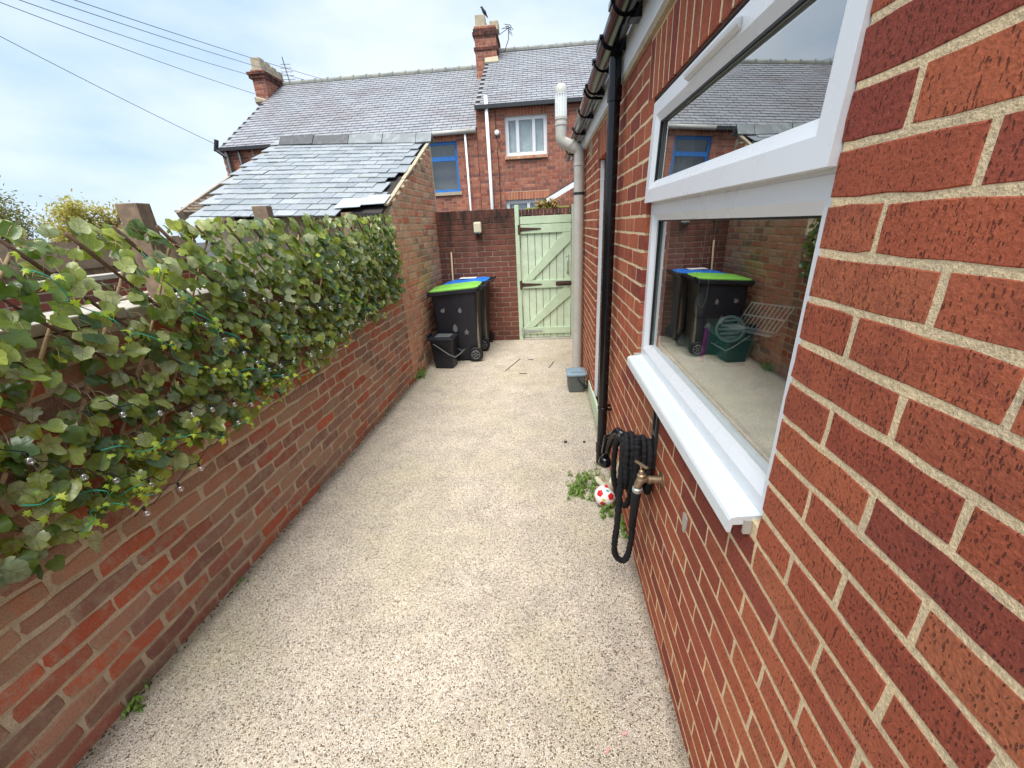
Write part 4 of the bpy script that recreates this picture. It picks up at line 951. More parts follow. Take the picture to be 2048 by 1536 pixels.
o = rest.build('foliage', 'ivy_leaf', iv_t); o['kind'] = 'stuff'
pt = MB()
for (P, n_, u_, s_) in cand[:1100]:
    q = tp_(P.y + RG.gauss(0, .018), P.z + RG.uniform(.005, .05), .05); pt.tube([P, P.lerp(q, .5) + V((.006, 0, .008)), q], .0011, 4, caps=False)
o = pt.build('leaf_stalks', 'bark_pale', iv_t, True); o['kind'] = 'stuff'
# posts behind the screen
for (ya, xo, zt, tl_), lab in zip(((1.80, -1.70, 1.832, .02), (2.63, -1.69, 1.852, .01), (3.76, -1.68, 1.842, .0)),
        ('square timber post top at the sparse left end of the ivy screen', 'square timber post top in front of the outhouse slates', 'timber post top nearly hidden where the ivy meets the outhouse wall')):
    b = MB(); b.box(xo-.085, xo, ya-.042, ya+.042, 1.44, zt); o = b.build('fence_post', 'wood_post', None, bevel=.004); o.rotation_euler = (0, 0, .18); o.location = (0, 0, 0)
    o.matrix_world = Matrix.Translation(V((xo, ya, 0))) @ Matrix.Rotation(.20, 4, 'Z') @ Matrix.Rotation(tl_, 4, 'X') @ Matrix.Translation(V((-xo, -ya, 0))); tag(o, lab, 'post', 'timber posts behind the ivy screen')
# yellow-green garland
gl = thing('ivy_garland', 'yellow-green small-leaved ivy garland with green stem woven through the dark ivy', 'garland', (lx(1.8)+.14, 1.8, 1.2))
def walk(y, z, n_, st_, dirz, rg, amp=.10):
    P = []
    for i in range(n_):
        P.append(tp_(y, z, .115 + .03*math.sin(i*1.3))); y += st_*(.35+rg.random()); z += dirz*(.5+rg.random()) + rg.gauss(0, amp)*.12; z = max(tb(y)-.06, min(tt(y)-.02, z))
    return P
rg2 = random.Random(5)
strands = [walk(1.12, 1.62, 16, .035, -.030, rg2), walk(1.50, 1.64, 26, .022, -.036, rg2), walk(1.62, 1.40, 20, .030, -.030, rg2), walk(1.10, 1.02, 22, .034, -.010, rg2), walk(.86, .98, 14, .03, -.016, rg2),
           walk(1.62, 1.12, 18, .045, -.020, rg2), walk(2.55, 1.60, 16, .030, -.030, rg2), walk(2.15, 1.15, 20, .05, -.018, rg2), walk(2.9, 1.25, 20, .05, -.02, rg2), walk(.95, .80, 12, .03, -.006, rg2)]
SG = [leaf_geo([(x*rg2.uniform(.7, 1.0)+rg2.gauss(0, .03), y*rg2.uniform(.85, 1.0)+rg2.gauss(0, .03)) for x, y in STAR[0]], rg2.uniform(.2, 1.0), rg2.uniform(-.3, .45)) for i in range(6)]; SM = [leaf_mesh('leaf', SG[i], 'garland_leaf', i*.17) for i in range(6)]
cnt = 0
for P in strands:
    P2 = []
    for i in range(len(P)-1):
        p0, p1, p2, p3 = [P[max(0, min(len(P)-1, k))] for k in (i-1, i, i+1, i+2)]
        for j in range(4): t_ = j/4; P2.append(.5*((2*p1) + (-p0+p2)*t_ + (2*p0-5*p1+4*p2-p3)*t_*t_ + (-p0+3*p1-3*p2+p3)*t_**3))
    b = MB(); b.tube(P2 + [P[-1]], .0019, 5); b.build('stem', 'wire_green', gl, True)
    for i, p_ in enumerate(P):
        for k in range(rg2.choice((1, 1, 2, 2))):
            q = p_ + V((rg2.uniform(0, .02), rg2.gauss(0, .022), rg2.gauss(0, .022))); o = bpy.data.objects.new('leaf', SM[rg2.randrange(6)])
            o.matrix_local = orient(q, V((1, rg2.gauss(-.2, .5), rg2.gauss(.4, .5))), V((0, rg2.gauss(0, .7), -1)), rg2.uniform(.018, .038)); link(o, gl); cnt += 1
# string lights
sl_ = thing('string_lights', 'black wire string of small clear round bulbs hung over the ivy', 'string lights', (lx(2)+.14, 2, 1.1))
for (ya, za, yb, zb, n_) in ((.78, 1.30, 1.25, .80, 5), (1.1, .74, 2.0, 1.02, 7), (1.55, 1.52, 2.1, .92, 7), (2.0, 1.02, 3.4, 1.08, 10), (1.9, 1.45, 2.9, 1.20, 8), (1.15, 1.18, 1.75, .95, 5)):
    P = [tp_(ya+(yb-ya)*i/24, za+(zb-za)*i/24 - .05*math.sin(PI*i/24) + .012*math.sin(i*2.1), .125) for i in range(25)]
    b = MB(); b.tube(P, .0020, 5); b.build('cable', 'wire_black', sl_, True)
    for i in range(n_):
        q = P[int((i+.5)*24/n_)]; b = MB(); b.lathe([(.004, 0), (.005, .010), (.004, .016)], q - V((0, 0, .018)), 8); bc = b.build('bulb_cap', 'wire_black', sl_, True)
        b = MB(); b.lathe([(.002, -.026), (.009, -.022), (.0125, -.013), (.009, -.004), (.004, 0)], q - V((-.004, 0, .018)), 10); b.build('bulb', 'bulb', bc, True)

# ------------------------------------------------------------------ neighbour's yard on the left
nw = thing('neighbour_wall', 'red brick boundary wall glimpsed through the ivy trellis', 'wall', (-4.4, 1.5, 0))
n_ = slab([(-6.2, 3.5, 0, 1.36)], (-4.4, 0, 0), (1, 0, 0), .22).build('wall', 'mortar_old', nw)
bw = Brickwork((-4.4, 0, 0), (1, 0, 0), 'brick_neighbour', .006, .03, .005, .002, seg=3); bw.lay(.4, 1.35, .077, .012, .232, lambda z: [(-6.2, 3.5)], 0, 0, None, prio=lambda s, z: 1 if z > .9 else .05); bw.build(n_, 120)
b = MB(); b.box(-4.64, -4.38, -3.5, 6.2, 1.361, 1.40); b.build('coping', 'coping', nw)
nf = thing('panel_fence', 'weathered brown board fence beyond the left garden wall', 'fence', (-5.0, 1.5, 0))
for i in range(62):
    y = -2.2 + i*.13; b = MB(); b.box(-5.03, -5.01, y+.004, y+.126, 0, 1.74+RG.uniform(-.03, .03)); b.build('board', 'fence_wood', nf)
for z in (.5, 1.45): MB().box(-5.008, -4.97, -2.2, 5.86, z, z+.08).build('rail', 'fence_wood', nf)
st = thing('stone_stack', 'pale rough stone blocks piled beside the neighbouring wall', 'stones', (-3.7, 2.3, 0))
for i, (y, z) in enumerate([(y, z) for z in range(6) for y in range(3)]):
    b = MB(); b.box(-3.9+RG.uniform(-.03, .03), -3.62, 1.45+y*.31+RG.uniform(0, .02), 1.45+y*.31+.30, z*.245, z*.245+.238); b.build('stone', 'stone', st, bevel=.02)
pk = thing('timber_planks', 'old bleached planks lying across the neighbouring yard', 'planks', (-2.9, 2.0, 0))
for i in range(6): b = MB(); b.bar((-2.9+.09*i, .7+.25*i, 1.22+.02*i), (-3.0-.05*i, 3.1+.12*i, 1.33-.05*i), .10, .025); b.build('plank', 'wood_old', pk)
b = MB(); b.box(-3.3, -2.6, .9, 1.0, 0, 1.20); b.box(-3.3, -2.6, 2.9, 3.0, 0, 1.12); b.build('trestle', 'wood_old', pk)

# trees in the distance
def tree(name, label, base, top, cw, mat, n_leaf, seed, sparse=1.0):
    rg = random.Random(seed); t_ = thing(name, label, 'tree', base); bx, by, bz = base
    b = MB(); b.tube([(bx, by, bz), (bx+.1, by, top*.3), (bx-.1, by, top*.55), (bx+.05, by, top*.8)], [.22, .17, .12, .05], 8)
    tr_ = b.build('trunk', 'bark', t_, True); lf = Leaves(); limbs = []
    for i in range(16):
        a = rg.uniform(0, 2*PI); z0 = top*rg.uniform(.25, .7); r_ = cw*rg.uniform(.35, .95); e_ = V((bx+r_*math.cos(a), by+r_*math.sin(a)*.7, min(top*.98, z0+top*rg.uniform(.10, .42)))); s0 = V((bx, by, z0))
        b = MB(); b.tube([s0, s0.lerp(e_, .5)+V((0, 0, .15)), e_], [.07, .045, .015], 6); b.build('limb', 'bark', t_, True); limbs.append((s0, e_))
    for s0, e_ in limbs:
        for j in range(n_leaf//16):
            c_ = s0.lerp(e_, rg.uniform(.35, 1.08)); rr = cw*.16*sparse; P = c_ + V((rg.gauss(0, rr), rg.gauss(0, rr), rg.gauss(0, rr*.7)))
            lf.add(OG, orient(P, V((rg.gauss(0, 1), rg.gauss(-.5, 1), rg.gauss(.8, .8))), V((rg.gauss(0, 1), rg.gauss(0, 1), rg.gauss(0, 1))), rg.uniform(.14, .26)), rg.random())
    o_ = lf.build('crown', mat, t_); o_['kind'] = 'stuff'
OG = leaf_geo(OVAL[0], .2, .15)
tree('olive_tree', 'dense olive-green tree at the far left edge of the sky', (-34.2, 24, 0), 5.5, 3.4, 'tree_leaf_green', 12000, 3, 1.25)
tree('golden_tree', 'wispy golden-leaved tree next to the dense olive tree on the left', (-29.3, 25, 0), 4.7, 2.0, 'tree_leaf_gold', 4200, 4, 1.0)
tree('golden_tree', 'smaller golden tree right of the wispy one, above the fence', (-27.1, 26, 0), 4.1, 1.6, 'tree_leaf_gold', 3200, 9, 1.0)
# overhead wires
def wire(name_, a, b_, sag, label):
    P = [V(a).lerp(V(b_), i/20) - V((0, 0, sag*4*(i/20)*(1-i/20))) for i in range(21)]; b = MB(); b.tube(P, .0065, 6)
    tag(b.build('overhead_wire', 'wire_grey', None, True), label, 'wire', 'wires across the sky')
for a_, b_, sg, lb in (((-9.203, 8, 5.151), (-8.30, 11.38, 3.93), .07, 'lowest overhead wire running down to the house eaves corner'),
        ((-8.784, 8, 5.554), (-8.67, 14.1, 5.75), .10, 'second lowest overhead wire, ending at the foot of the left chimney'),
        ((-8.294, 8, 5.516), (-8.69, 14.1, 6.23), .10, 'middle overhead wire, ending at the corbel of the left chimney'),
        ((-7.719, 8, 5.472), (-7.465, 15.0, 6.268), .10, 'second highest overhead wire, passing just above the left chimney'),
        ((-7.369, 8, 5.445), (-6.887, 15.0, 6.255), .08, 'highest overhead wire, reaching the long slate roof')):
    a_, b_ = V(a_), V(b_); wire(0, a_ + (a_-b_)*.6, b_, sg, lb)

# ================================================================== THINGS IN THE YARD
def loft(mb, sections, rnd=0.0, capb=True, capt=True):   # sections: lists of equal point counts
    n_ = len(sections[0]); vs = [p_ for s__ in sections for p_ in s__]; fs = []
    for i in range(len(sections)-1):
        for k in range(n_): fs.append((i*n_+k, i*n_+(k+1) % n_, (i+1)*n_+(k+1) % n_, (i+1)*n_+k))
    if capb: fs.append(tuple(range(n_-1, -1, -1)))
    if capt: fs.append(tuple((len(sections)-1)*n_+k for k in range(n_)))
    mb.add(vs, fs, rnd); return mb
def rrect(x0, x1, y0, y1, r, z, n_=4):
    P = []
    for cx_, cy_, a0 in ((x1-r, y1-r, 0), (x0+r, y1-r, PI/2), (x0+r, y0+r, PI), (x1-r, y0+r, 1.5*PI)):
        for i in range(n_+1): a = a0+PI/2*i/n_; P.append((cx_+r*math.cos(a), cy_+r*math.sin(a), z(cx_+r*math.cos(a)) if callable(z) else z))
    return P
def wheelie(label, lid, stickers, paper, loc, rot):
    t_ = thing('wheelie_bin', label, 'bin', loc, 'wheelie bins by the end wall', local=True); t_.rotation_euler = (0, 0, rot)
    rim = lambda x: .925 + .045*(x+.36)/.72
    b_ = MB(); loft(b_, [rrect(-.25, .215, -.195, .195, .04, .02), rrect(-.262, .245, -.205, .205, .045, .12), rrect(-.31, .275, -.238, .238, .05, lambda x: rim(x)-.10), rrect(-.315, .280, -.241, .241, .05, lambda x: rim(x)-.02)])
    autosmooth(b_.build('body', 'bin_black', t_), 50)
    b_ = MB(); loft(b_, [rrect(-.345, .30, -.262, .262, .05, lambda x: rim(x)-.055), rrect(-.362, .315, -.272, .272, .05, lambda x: rim(x)-.045), rrect(-.362, .315, -.272, .272, .05, lambda x: rim(x)-.006), rrect(-.35, .30, -.26, .26, .05, lambda x: rim(x))])
    autosmooth(b_.build('rim', 'bin_black', t_), 40)
    b_ = MB(); loft(b_, [rrect(-.335, .300, -.255, .255, .06, lambda x: rim(x)+.001), rrect(-.335, .305, -.255, .255, .06, lambda x: rim(x)+.012), rrect(-.29, .285, -.225, .225, .06, lambda x: rim(x)+.024), rrect(-.20, .25, -.17, .17, .06, lambda x: rim(x)+.030), rrect(-.1, .15, -.08, .08, .04, lambda x: rim(x)+.032)])
    l_ = autosmooth(b_.build('lid', lid, t_), 60)
    for y in (-.165, 0, .165):
        b_ = MB(); b_.bar((-.24, y, rim(-.24)+.028 - abs(y)*.03), (.24, y, rim(.24)+.034 - abs(y)*.03), .05, .014); b_.build('lid_rib', lid, l_, bevel=.007)
    b_ = MB(); b_.tube([(.33, -.20, rim(.33)+.005), (.375, -.20, rim(.36)+.01), (.375, .20, rim(.36)+.01), (.33, .20, rim(.33)+.005)], .015, 8); b_.box(.30, .345, -.22, -.16, .93, .985); b_.box(.30, .345, .16, .22, .93, .985); b_.build('handle', 'bin_black', t_)
    b_ = MB(); b_.box(.235, .262, -.205, -.170, .14, .86); b_.build('rear_rib', 'bin_gap', t_, bevel=.004)
    for y in (-.235, .235):
        b_ = MB(); b_.lathe([(.055, -.022), (.088, -.022), (.098, -.012), (.098, .012), (.088, .022), (.055, .022)], (.205, y, .098), 24, (0, 1, 0)); wh = autosmooth(b_.build('wheel', 'rubber', t_), 40)
        b_ = MB(); sgn = -1 if y < 0 else 1
        b_.lathe([(.012, 0), (.012, .012), (.016, .012), (.016, 0)], (.205, y+sgn*.018, .098), 12, (0, sgn, 0))
        for k in range(6):
            a = PI*k/3; b_.bar((.205+.012*math.cos(a), y+sgn*.021, .098+.012*math.sin(a)), (.205+.056*math.cos(a), y+sgn*.021, .098+.056*math.sin(a)), .009, .008, (0, 1, 0))
        b_.tube([(.205+.055*math.cos(2*PI*k/20), y+sgn*.021, .098+.055*math.sin(2*PI*k/20)) for k in range(20)], .006, 5, closed=True); b_.build('hub', 'hub', wh, True)
    b_ = MB(); b_.tube([(.205, -.22, .098), (.205, .22, .098)], .012, 8); b_.build('axle', 'metal_dark', t_, True)
    for (x, z, shape) in stickers:
        yf_ = -.2065 - .0405*(z-.12)/.75 - .0015; pts = [(x+a*1.05, yf_ - .0405/.75*b2*1.1, z+b2*1.1) for a, b2 in shape]; b_ = MB(); b_.prism(pts, (0, .001, 0)); b_.build('sticker', 'sticker_grey', t_)
    if paper:
        b_ = MB(); b_.box(-.12, .12, .02, .17, rim(0)+.048, rim(0)+.051); b_.build('lid_label', 'paper_white', t_)
    return t_
drop = [(0, .055), (.022, .02), (.03, -.012), (.018, -.042), (0, -.05), (-.018, -.042), (-.03, -.012), (-.022, .02)]
sdrop = [(a*.75, b_*.62) for a, b_ in drop]
pear = [(.03, .03), (.012, .012), (.022, -.008), (.012, -.026), (-.012, -.03), (-.032, -.014), (-.028, .008), (-.006, .016)]
crown_ = [(-.03, .012), (-.012, .012), (0, .045), (.012, .012), (.034, .008), (.018, -.012), (.022, -.036), (0, -.02), (-.026, -.036), (-.018, -.012)]
wheelie('black wheelie bin with lime green lid and grey leaf stickers, nearest the camera', 'lid_green', [(-.17, .70, pear), (.045, .69, sdrop), (-.04, .46, drop), (.105, .40, crown_)], False, (-1.135, 5.32, 0), .03)
wheelie('black wheelie bin with blue lid, tucked behind the green-lidded one', 'lid_blue', [], True, (-1.09, 5.80, .0), -.02)
# small black caddy bin
sbn = thing('kerbside_caddy', 'small black food-waste bin with folded handle in front of the wheelie bins', 'bin', (-1.295, 4.93, 0), local=True); sbn.rotation_euler = (0, 0, -.10)
b = MB(); loft(b, [rrect(-.115, .125, -.105, .105, .03, .003), rrect(-.145, .155, -.125, .125, .035, .33), rrect(-.15, .16, -.13, .13, .035, .34), rrect(-.15, .16, -.13, .13, .035, .365)]); autosmooth(b.build('body', 'bin_black', sbn), 45)
b = MB(); loft(b, [rrect(-.175, .165, -.137, .137, .03, lambda x: .368+.03*(-.1-x)*(x < -.1)), rrect(-.175, .165, -.137, .137, .03, lambda x: .392+.05*(-.1-x)*(x < -.1)), rrect(-.155, .145, -.12, .12, .03, .405)]); lid_ = autosmooth(b.build('lid', 'bin_black', sbn), 40)
b = MB(); b.box(-.09, .11, -.085, .085, .4055, .412); b.build('lid_panel', 'caddy_grey', lid_, bevel=.003)
b = MB(); b.box(-.20, -.165, -.06, .06, .385, .43); b.build('latch', 'bin_black', lid_, bevel=.008)
b = MB(); b.tube([(-.09, -.139, .335), (.10, -.142, .20), (.18, -.14, .165), (.235, -.10, .20), (.24, .10, .20), (.18, .14, .165), (-.09, .139, .335)], .008, 8); b.build('handle', 'caddy_grey', sbn, True)
# grey kitchen caddy
fc = thing('kitchen_caddy', 'little grey kitchen caddy with blue-grey lid beside the soil pipe', 'bin', (.312, 4.06, 0), local=True); fc.rotation_euler = (0, 0, .04)
b = MB(); loft(b, [rrect(-.078, .078, -.09, .09, .025, .002), rrect(-.082, .082, -.095, .095, .028, .02), rrect(-.092, .092, -.105, .105, .03, .172), rrect(-.098, .098, -.11, .11, .03, .176), rrect(-.098, .098, -.11, .11, .03, .19)]); autosmooth(b.build('body', 'caddy_grey', fc), 45)
b = MB(); loft(b, [rrect(-.103, .103, -.115, .115, .032, .188), rrect(-.103, .103, -.115, .115, .032, .202), rrect(-.09, .09, -.10, .10, .03, .212)]); ld = autosmooth(b.build('lid', 'caddy_lid', fc), 40)
b = MB(); b.box(-.062, .062, -.07, .07, .2125, .219); b.build('lid_panel', 'caddy_lid', ld, bevel=.004)
b = MB(); b.tube([(-.0, -.118, .178), (.04, -.122, .12), (.085, -.123, .065), (.125, -.08, .055), (.125, .08, .055), (.085, .123, .065), (0, .118, .178)], .007, 8); b.build('handle', 'bin_black', fc, True)

# manhole cover let into the resin
mh = thing('manhole_cover', 'inset rectangular manhole cover outlined by dark slots in the resin', 'manhole cover', (-.18, 4.85, .0))
for a, b_, w_ in (((-.50, 4.68), (-.345, 5.15), .010), ((-.235, 5.12), (-.165, 5.115), .016), ((.10, 5.0), (.035, 4.76), .009), ((-.32, 4.575), (-.23, 4.57), .016)):
    m_ = MB(); m_.bar((a[0], a[1], .0035), (b_[0], b_[1], .0035), w_, .003); m_.build('slot', 'debris', mh)
for i, (x, y) in enumerate(((.147, 2.92), (.296, 2.918))):
    b = MB(); b.lathe([(.006, 0), (.015-.004*i, .004), (.012-.004*i, .012), (.004, .016)], (x, y, .0), 8); tag(b.build('pebble', 'debris'), ('larger', 'smaller')[i] + ' dark pebble on the resin near the downpipe', 'pebble')
for i, (x, y, r_) in enumerate(((.251, .89, .3), (.184, .838, 1.0))):
    b = MB(); b.add([(x+.013*math.cos(r_), y+.013*math.sin(r_), .003), (x-.004*math.sin(r_), y+.004*math.cos(r_), .006), (x-.013*math.cos(r_), y-.013*math.sin(r_), .003), (x+.004*math.sin(r_), y-.004*math.cos(r_), .004)], [(0, 1, 2, 3)]); b.v += [(q[0], q[1], q[2]-.0015) for q in b.v]; b.f += [(7, 6, 5, 4), (0, 4, 5, 1), (1, 5, 6, 2), (2, 6, 7, 3), (3, 7, 4, 0)]; b.r += [0]*5
    tag(b.build('petal', 'petal'), ('pink petal on the resin nearer the brick wall', 'pink petal on the resin nearest the picture bottom')[i], 'petal')

# football
FB = V((.352, 2.135, .068)); fr = .066
fb = thing('football', 'small white and red toy football resting in the weeds', 'ball', (FB.x, FB.y, 0))
bm = bmesh.new(); bmesh.ops.create_icosphere(bm, subdivisions=4, radius=fr); bmesh.ops.translate(bm, verts=bm.verts, vec=FB)
me = bpy.data.meshes.new('ball'); bm.to_mesh(me); bm.free(); me.materials.append(M['ball_white']); me.polygons.foreach_set('use_smooth', [True]*len(me.polygons)); link(bpy.data.objects.new('skin', me), fb)
ph = (1+5**.5)/2; IC = [V(q).normalized() for q in [(0, a, b*ph) for a in (1, -1) for b in (1, -1)] + [(a, b*ph, 0) for a in (1, -1) for b in (1, -1)] + [(b*ph, 0, a) for a in (1, -1) for b in (1, -1)]]
view = (CAMP-FB).normalized(); IR = Matrix.Rotation(.25, 3, 'Z') @ Matrix.Rotation(.5, 3, 'X') @ Matrix.Rotation(.3, 3, 'Y')
IC = [IR @ q for q in IC]
for q in IC:
    nb_ = sorted(IC, key=lambda k: -k.dot(q))[1:6]; b = MB(); ring_ = [q]
    ds = sorted([(k - q*k.dot(q)).normalized() for k in nb_], key=lambda d_: math.atan2(d_.dot(nb_[0].cross(q)), d_.dot(nb_[0]-q*nb_[0].dot(q))))
    corner = [(q + d_*.37).normalized() for d_ in ds]; vs = [q]
    for i in range(5):
        vs.append(corner[i]); vs.append((corner[i]+corner[(i+1) % 5]).normalized())
    inner_ = [(q*1.0 + (v_-q)*.5).normalized() for v_ in vs[1:]]
    vs2 = [FB + v_*(fr+.0006) for v_ in [q]+inner_+vs[1:]]
    b.add(vs2, [(0, 1+i, 1+(i+1) % 10) for i in range(10)] + [(1+i, 11+i, 11+(i+1) % 10, 1+(i+1) % 10) for i in range(10)]); b.build('red_panel', 'ball_red', fb, True)
for off, mt in (((.1, -.45), 'ball_yellow'), ((-.25, .55), 'ball_teal')):
    s1 = view.cross(V((0, 0, 1))).normalized(); s2 = s1.cross(view); c_ = (view + s1*off[0] + s2*off[1]).normalized(); b = MB()
    b.add([FB + (c_ + s1*.15*math.cos(a)*(1+.3*math.cos(2*a)) + s2*.15*math.sin(a)).normalized()*(fr+.0012) for a in [2*PI*i/8 for i in range(8)]], [tuple(range(8))]); b.build('print', mt, fb)

# hose on its hanger
hg = thing('hose_hanger', 'black metal bracket fixed under the window sill holding the hose', 'bracket', (XW, 1.5, .8))
b = MB(); b.box(XW-.012, XW-.002, 1.475, 1.487, .70, 1.00); b.box(XW-.012, XW-.002, 1.523, 1.535, .70, 1.00); b.box(XW-.012, XW-.002, 1.488, 1.522, .985, 1.0); b.box(XW-.012, XW-.002, 1.488, 1.522, .84, .86)
b.build('back_plate', 'metal_dark', hg)
b = MB(); b.tube([(XW-.006, 1.505, .78), (.33, 1.505, .785), (.30, 1.505, .82), (.295, 1.505, .85)], .008, 8); b.build('arm', 'metal_dark', hg, True)
hs = thing('garden_hose', 'black ribbed garden hose coiled on the bracket with a long loop hanging', 'hose', (.36, 1.5, .2))
def ribbed(name_, path, r_, sub=14):
    P = []; 
    for i in range(len(path)-1):
        p0, p1, p2, p3 = [V(path[max(0, min(len(path)-1, k))]) for k in (i-1, i, i+1, i+2)]
        for j in range(sub):
            t_ = j/sub; P.append(.5*((2*p1) + (-p0+p2)*t_ + (2*p0-5*p1+4*p2-p3)*t_*t_ + (-p0+3*p1-3*p2+p3)*t_**3))
    P.append(V(path[-1])); rs = [r_*(1 + .13*math.sin(i*1.75) + RG.uniform(-.10, .10)) for i in range(len(P))]
    b_ = MB(); b_.tube(P, rs, 9); return b_.build(name_, 'hose', hs, True)
for i in range(5):
    x = .318 + .024*i; top = .845 - .008*i + .006*(i % 2); low = .60 - .03*(i % 3); yc = 1.505 + .006*(i % 2)
    ribbed('hose_loop', [(x, yc-.050, (top+low)/2), (x+.002, yc-.045, top-.05), (x+.003, yc-.012, top), (x+.006, yc+.035, top-.03), (x+.007, yc+.05, (top+low)/2), (x+.008, yc+.03, low+.03), (x+.009, yc-.01, low), (x+.006, yc-.042, low+.05), (x+.004, yc-.05, (top+low)/2)], .0125, 10)
ribbed('hose_loop', [(.312, 1.50, .84), (.308, 1.475, .80), (.305, 1.47, .62), (.302, 1.475, .42), (.298, 1.485, .30), (.305, 1.50, .22), (.330, 1.50, .180), (.355, 1.49, .20), (.366, 1.475, .30), (.366, 1.46, .45), (.362, 1.452, .62), (.36, 1.455, .78), (.36, 1.47, .845)], .0135)
ribbed('hose_loop', [(.30, 1.50, .835), (.292, 1.55, .76), (.30, 1.60, .58), (.325, 1.60, .46), (.348, 1.58, .43), (.362, 1.54, .50), (.37, 1.52, .7)], .0125)
b = MB(); b.tube([(.312, 1.50, .845), (.296, 1.535, .845), (.280, 1.575, .80), (.268, 1.60, .735), (.262, 1.612, .665)], [.014, .017, .0185, .017, .016], 12); gun = b.build('spray_gun', 'black_plastic', hs, True)
b = MB(); b.lathe([(.017, 0), (.026, .012), (.030, .035), (.024, .045)], (.262, 1.612, .672), 14, (-.08, .1, -1)); b.build('nozzle', 'black_plastic', gun, True)
b = MB(); b.tube([(.276, 1.555, .82), (.252, 1.585, .79), (.246, 1.60, .70)], .007, 8); b.build('trigger', 'black_plastic', gun, True)
b = MB(); b.tube([(.352, 1.372, .675), (.349, 1.375, .64), (.347, 1.380, .56), (.345, 1.385, .47)], [.0185, .0195, .017, .0145], 10); b.build('hose_end', 'hose', hs, True)
# tap
tp = thing('outside_tap', 'old brass garden tap with T-handle on the brick wall', 'tap', (XW, 1.372, .717))
b = MB(); b.lathe([(.031, -.001), (.031, .005), (.017, .006), (.0145, .008), (.0145, .045), (.017, .046), (.017, .056), (.012, .058)], (XW, 1.372, .717), 16, (-1, 0, 0)); autosmooth(b.build('wall_plate', 'brass', tp), 40)
b = MB(); b.tube([(.392, 1.372, .717), (.375, 1.372, .722), (.361, 1.372, .715), (.353, 1.372, .695), (.352, 1.372, .672)], [.012, .016, .018, .015, .0155], 12); b.build('spout', 'brass', tp, True)
b = MB(); b.lathe([(.019, 0), (.021, .004), (.021, .016), (.017, .02)], (.352, 1.372, .662), 14); autosmooth(b.build('hose_union', 'zinc', tp), 40)
b = MB(); b.lathe([(.015, 0), (.018, .006), (.018, .014), (.011, .018), (.011, .030), (.008, .034), (.005, .036), (.005, .056)], (.366, 1.372, .727), 14, (-.12, 0, 1)); autosmooth(b.build('bonnet', 'brass', tp), 40)
b = MB(); b.bar((.345, 1.405, .782), (.375, 1.339, .790), .012, .008); b.build('tee_handle', 'brass', tp, bevel=.003)

# weeds
WG = leaf_geo(OVAL[0], .5, .2)
def weed(label, pts, n_, hgt, seed, mat='weed_leaf', size=(.018, .034), name_='weed'):
    rg = random.Random(seed); cx_ = sum(p_[0] for p_ in pts)/len(pts); cy_ = sum(p_[1] for p_ in pts)/len(pts); t_ = thing(name_, label, 'weeds', (cx_, cy_, pts[0][2] if len(pts[0]) > 2 else 0)); lf = Leaves(); b_ = MB()
    z0 = pts[0][2] if len(pts[0]) > 2 else 0
    for i in range(n_):
        p_ = rg.choice(pts); x, y = p_[0]+rg.gauss(0, .03), p_[1]+rg.gauss(0, .035)
        x = min(x, XW-.012) if p_[0] > 0 and z0 == 0 else x
        if p_[0] < -1 and z0 == 0: x = max(x, lx(y)+.012)
        h2 = hgt*rg.uniform(.35, 1); a = rg.uniform(0, 2*PI); tx, ty = x+.4*h2*math.cos(a), y+.4*h2*math.sin(a)
        if p_[0] > 0 and z0 == 0: tx = min(tx, XW-.015)
        if p_[0] < -1 and z0 == 0: tx = max(tx, lx(ty)+.015)
        b_.tube([(x, y, z0), ((x+tx)/2, (y+ty)/2, z0+h2*.6), (tx, ty, z0+h2)], .0012, 4)
        for k in range(6):
            f = rg.uniform(.2, 1); P = V((x+(tx-x)*f, y+(ty-y)*f, z0+h2*f)); an = rg.uniform(0, 2*PI)
            lf.add(WG, orient(P, V((math.cos(an)*.6, math.sin(an)*.6, 1)), V((math.cos(an), math.sin(an), .35)), rg.uniform(*size)), rg.random())
    b_.build('stems', mat, t_)['kind'] = 'stuff'; o_ = lf.build('foliage', mat, t_); o_['kind'] = 'stuff'
weed('low green weeds around the football and the downpipe foot', [(.17, 2.25), (.22, 2.32), (.24, 2.42), (.30, 2.30), (.28, 2.20), (.36, 2.44), (.20, 2.24), (.24, 2.24), (.33, 2.05), (.40, 2.08)], 95, .085, 21)
weed('sparse weeds at the wall foot below the hose', [(.425, 1.95), (.43, 1.88), (.42, 2.02)], 16, .05, 22)
weed('bright green tuft growing at the left wall foot near the bins', [(-1.53, 4.50), (-1.51, 4.58), (-1.53, 4.56)], 34, .12, 23)
weed('small weed at the left wall foot in the near corner', [(-1.625, .86), (-1.62, .90)], 9, .05, 24)
weed('tiny weed sprouting midway along the left wall foot', [(-1.585, 3.55), (-1.58, 3.40)], 8, .03, 25, size=(.010, .018))
weed('tiny weed along the left wall foot, a step nearer than the middle', [(-1.62, 1.50)], 4, .03, 26, size=(.010, .018))
weed('reddish and green succulent plants on the lane wall above the gate', [(.02, 9.1, 1.955), (.12, 9.1, 1.955), (-.05, 9.1, 1.955), (.22, 9.1, 1.955)], 60, .20, 27, 'plant_red', (.05, .09), 'succulent')
mo = MB()
for i in range(46): x = RG.uniform(-.36, .5); mo.lathe([(.035, 0), (.03, .02), (.012, .034)], (x, 9.05+RG.uniform(0, .12), 1.952), 6)
o = mo.build('moss', 'moss_mat', lw); o['kind'] = 'stuff'

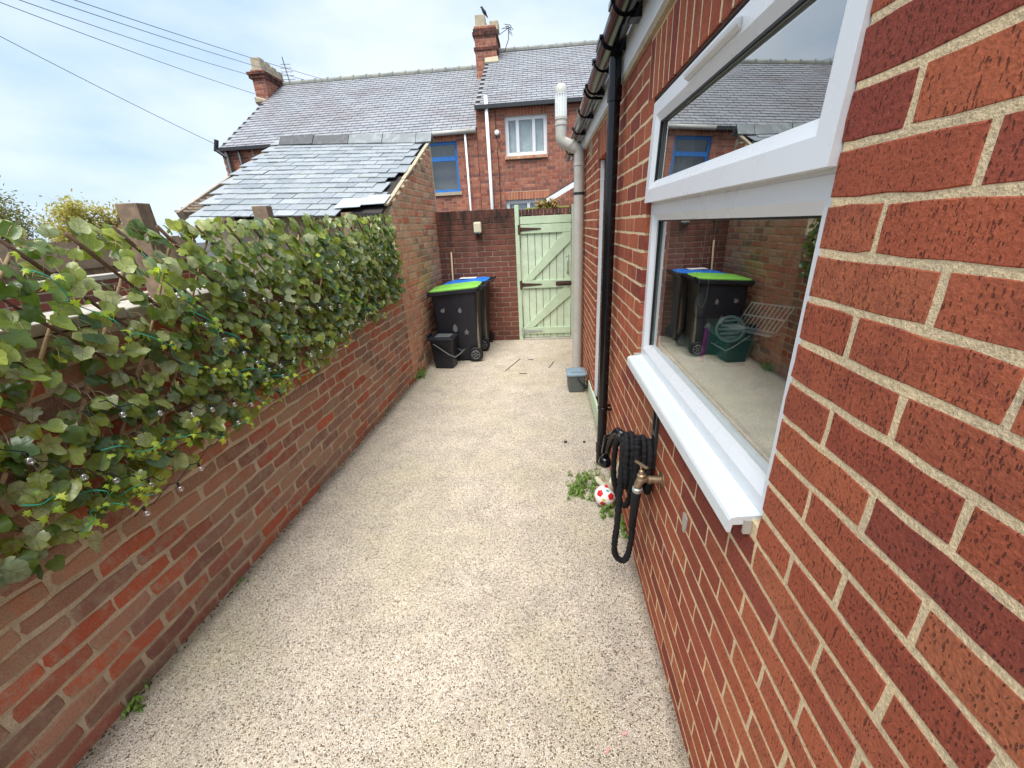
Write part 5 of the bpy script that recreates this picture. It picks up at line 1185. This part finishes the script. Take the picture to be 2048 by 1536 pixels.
# things on the window board inside
ZB = 1.1055
tb_ = thing('plastic_tub', 'sea-green plastic tub standing inside the window', 'tub', (.745, 1.71, ZB), local=True)
b = MB(); loft(b, [rrect(-.05, .05, -.13, .13, .02, .0), rrect(-.062, .062, -.16, .16, .025, .115)]); autosmooth(b.build('body', 'tub_green', tb_), 45)
b = MB(); loft(b, [rrect(-.068, .068, -.168, .168, .028, .1155), rrect(-.068, .068, -.168, .168, .028, .126)]); autosmooth(b.build('rim', 'tub_rim', tb_), 45)
sp_ = thing('slotted_scoop', 'pale green slotted scoop leaning on the tub inside the window', 'scoop', (.70, 1.55, 1.22)); b = MB(); c_ = V((.692, 1.545, 1.268)); U_ = V((.91, -.41, .0)).normalized(); W_ = V((.05, .12, 1)).normalized(); Nn = U_.cross(W_)
for k in range(5): w_ = .040-.008*abs(k-2); b.bar(c_ + U_*w_ + W_*(.036-.016*k), c_ - U_*w_ + W_*(.028-.016*k), .008, .003, Nn)
b.tube([c_ + .046*(math.cos(2*PI*i/24)*U_ + math.sin(2*PI*i/24)*W_) for i in range(24)], .006, 6, closed=True); b.build('bowl', 'scoop', sp_)
b = MB(); b.bar(c_ - W_*.045, (.715, 1.58, 1.225), .014, .005, Nn); b.build('scoop_handle', 'scoop', sp_)
tr = thing('slotted_tray', 'clear slatted plastic tray propped up behind the scoop inside the window', 'tray', (.77, 1.56, 1.25)); b = MB(); A_, B_ = V((.745, 1.62, 1.262)), V((.815, 1.47, 1.268)); Hh = V((.03, -.03, .095))
for i in range(11): q = A_.lerp(B_, i/10); b.bar(q, q+Hh, .0045, .004)
for f in (0, .5, 1): b.bar(A_+Hh*f, B_+Hh*f, .006, .005)
b.bar(A_ - V((0, 0, .010)), B_ - V((0, 0, .010)), .05, .006); b.build('slats', 'tray_clear', tr)
bb_ = thing('bottle_brush', 'dark bottle brush standing behind the tub inside the window', 'brush', (.66, 1.78, ZB), local=True); b = MB(); b.lathe([(.03, 0), (.032, .10), (.026, .16)], (0, 0, 0), 12); autosmooth(b.build('holder', 'dark_glass', bb_)); b = MB(); b.lathe([(.012, .15), (.024, .19), (.024, .235), (.010, .262)], (0, 0, 0), 14); b.build('head', 'caddy_grey', bb_, True)
mg = MB(); mg.obox((.652, 1.665, 1.172), (.004, .0, 0), (0, .012, .003), (.006, .008, .064)); tag(mg.build('packet', 'magenta'), 'slim magenta packet leaning beside the tub inside the window', 'packet')
ch = MB(); ch.tube([(.60, 1.66, 2.08), (.60, 1.655, 1.6), (.60, 1.66, 1.40), (.60, 1.645, 1.345), (.60, 1.60, 1.34), (.60, 1.57, 1.38), (.60, 1.565, 1.6), (.60, 1.57, 2.08)], .0016, 5); tag(ch.build('blind_chain', 'steel', None, True), 'beaded blind chain hanging inside the window', 'chain')
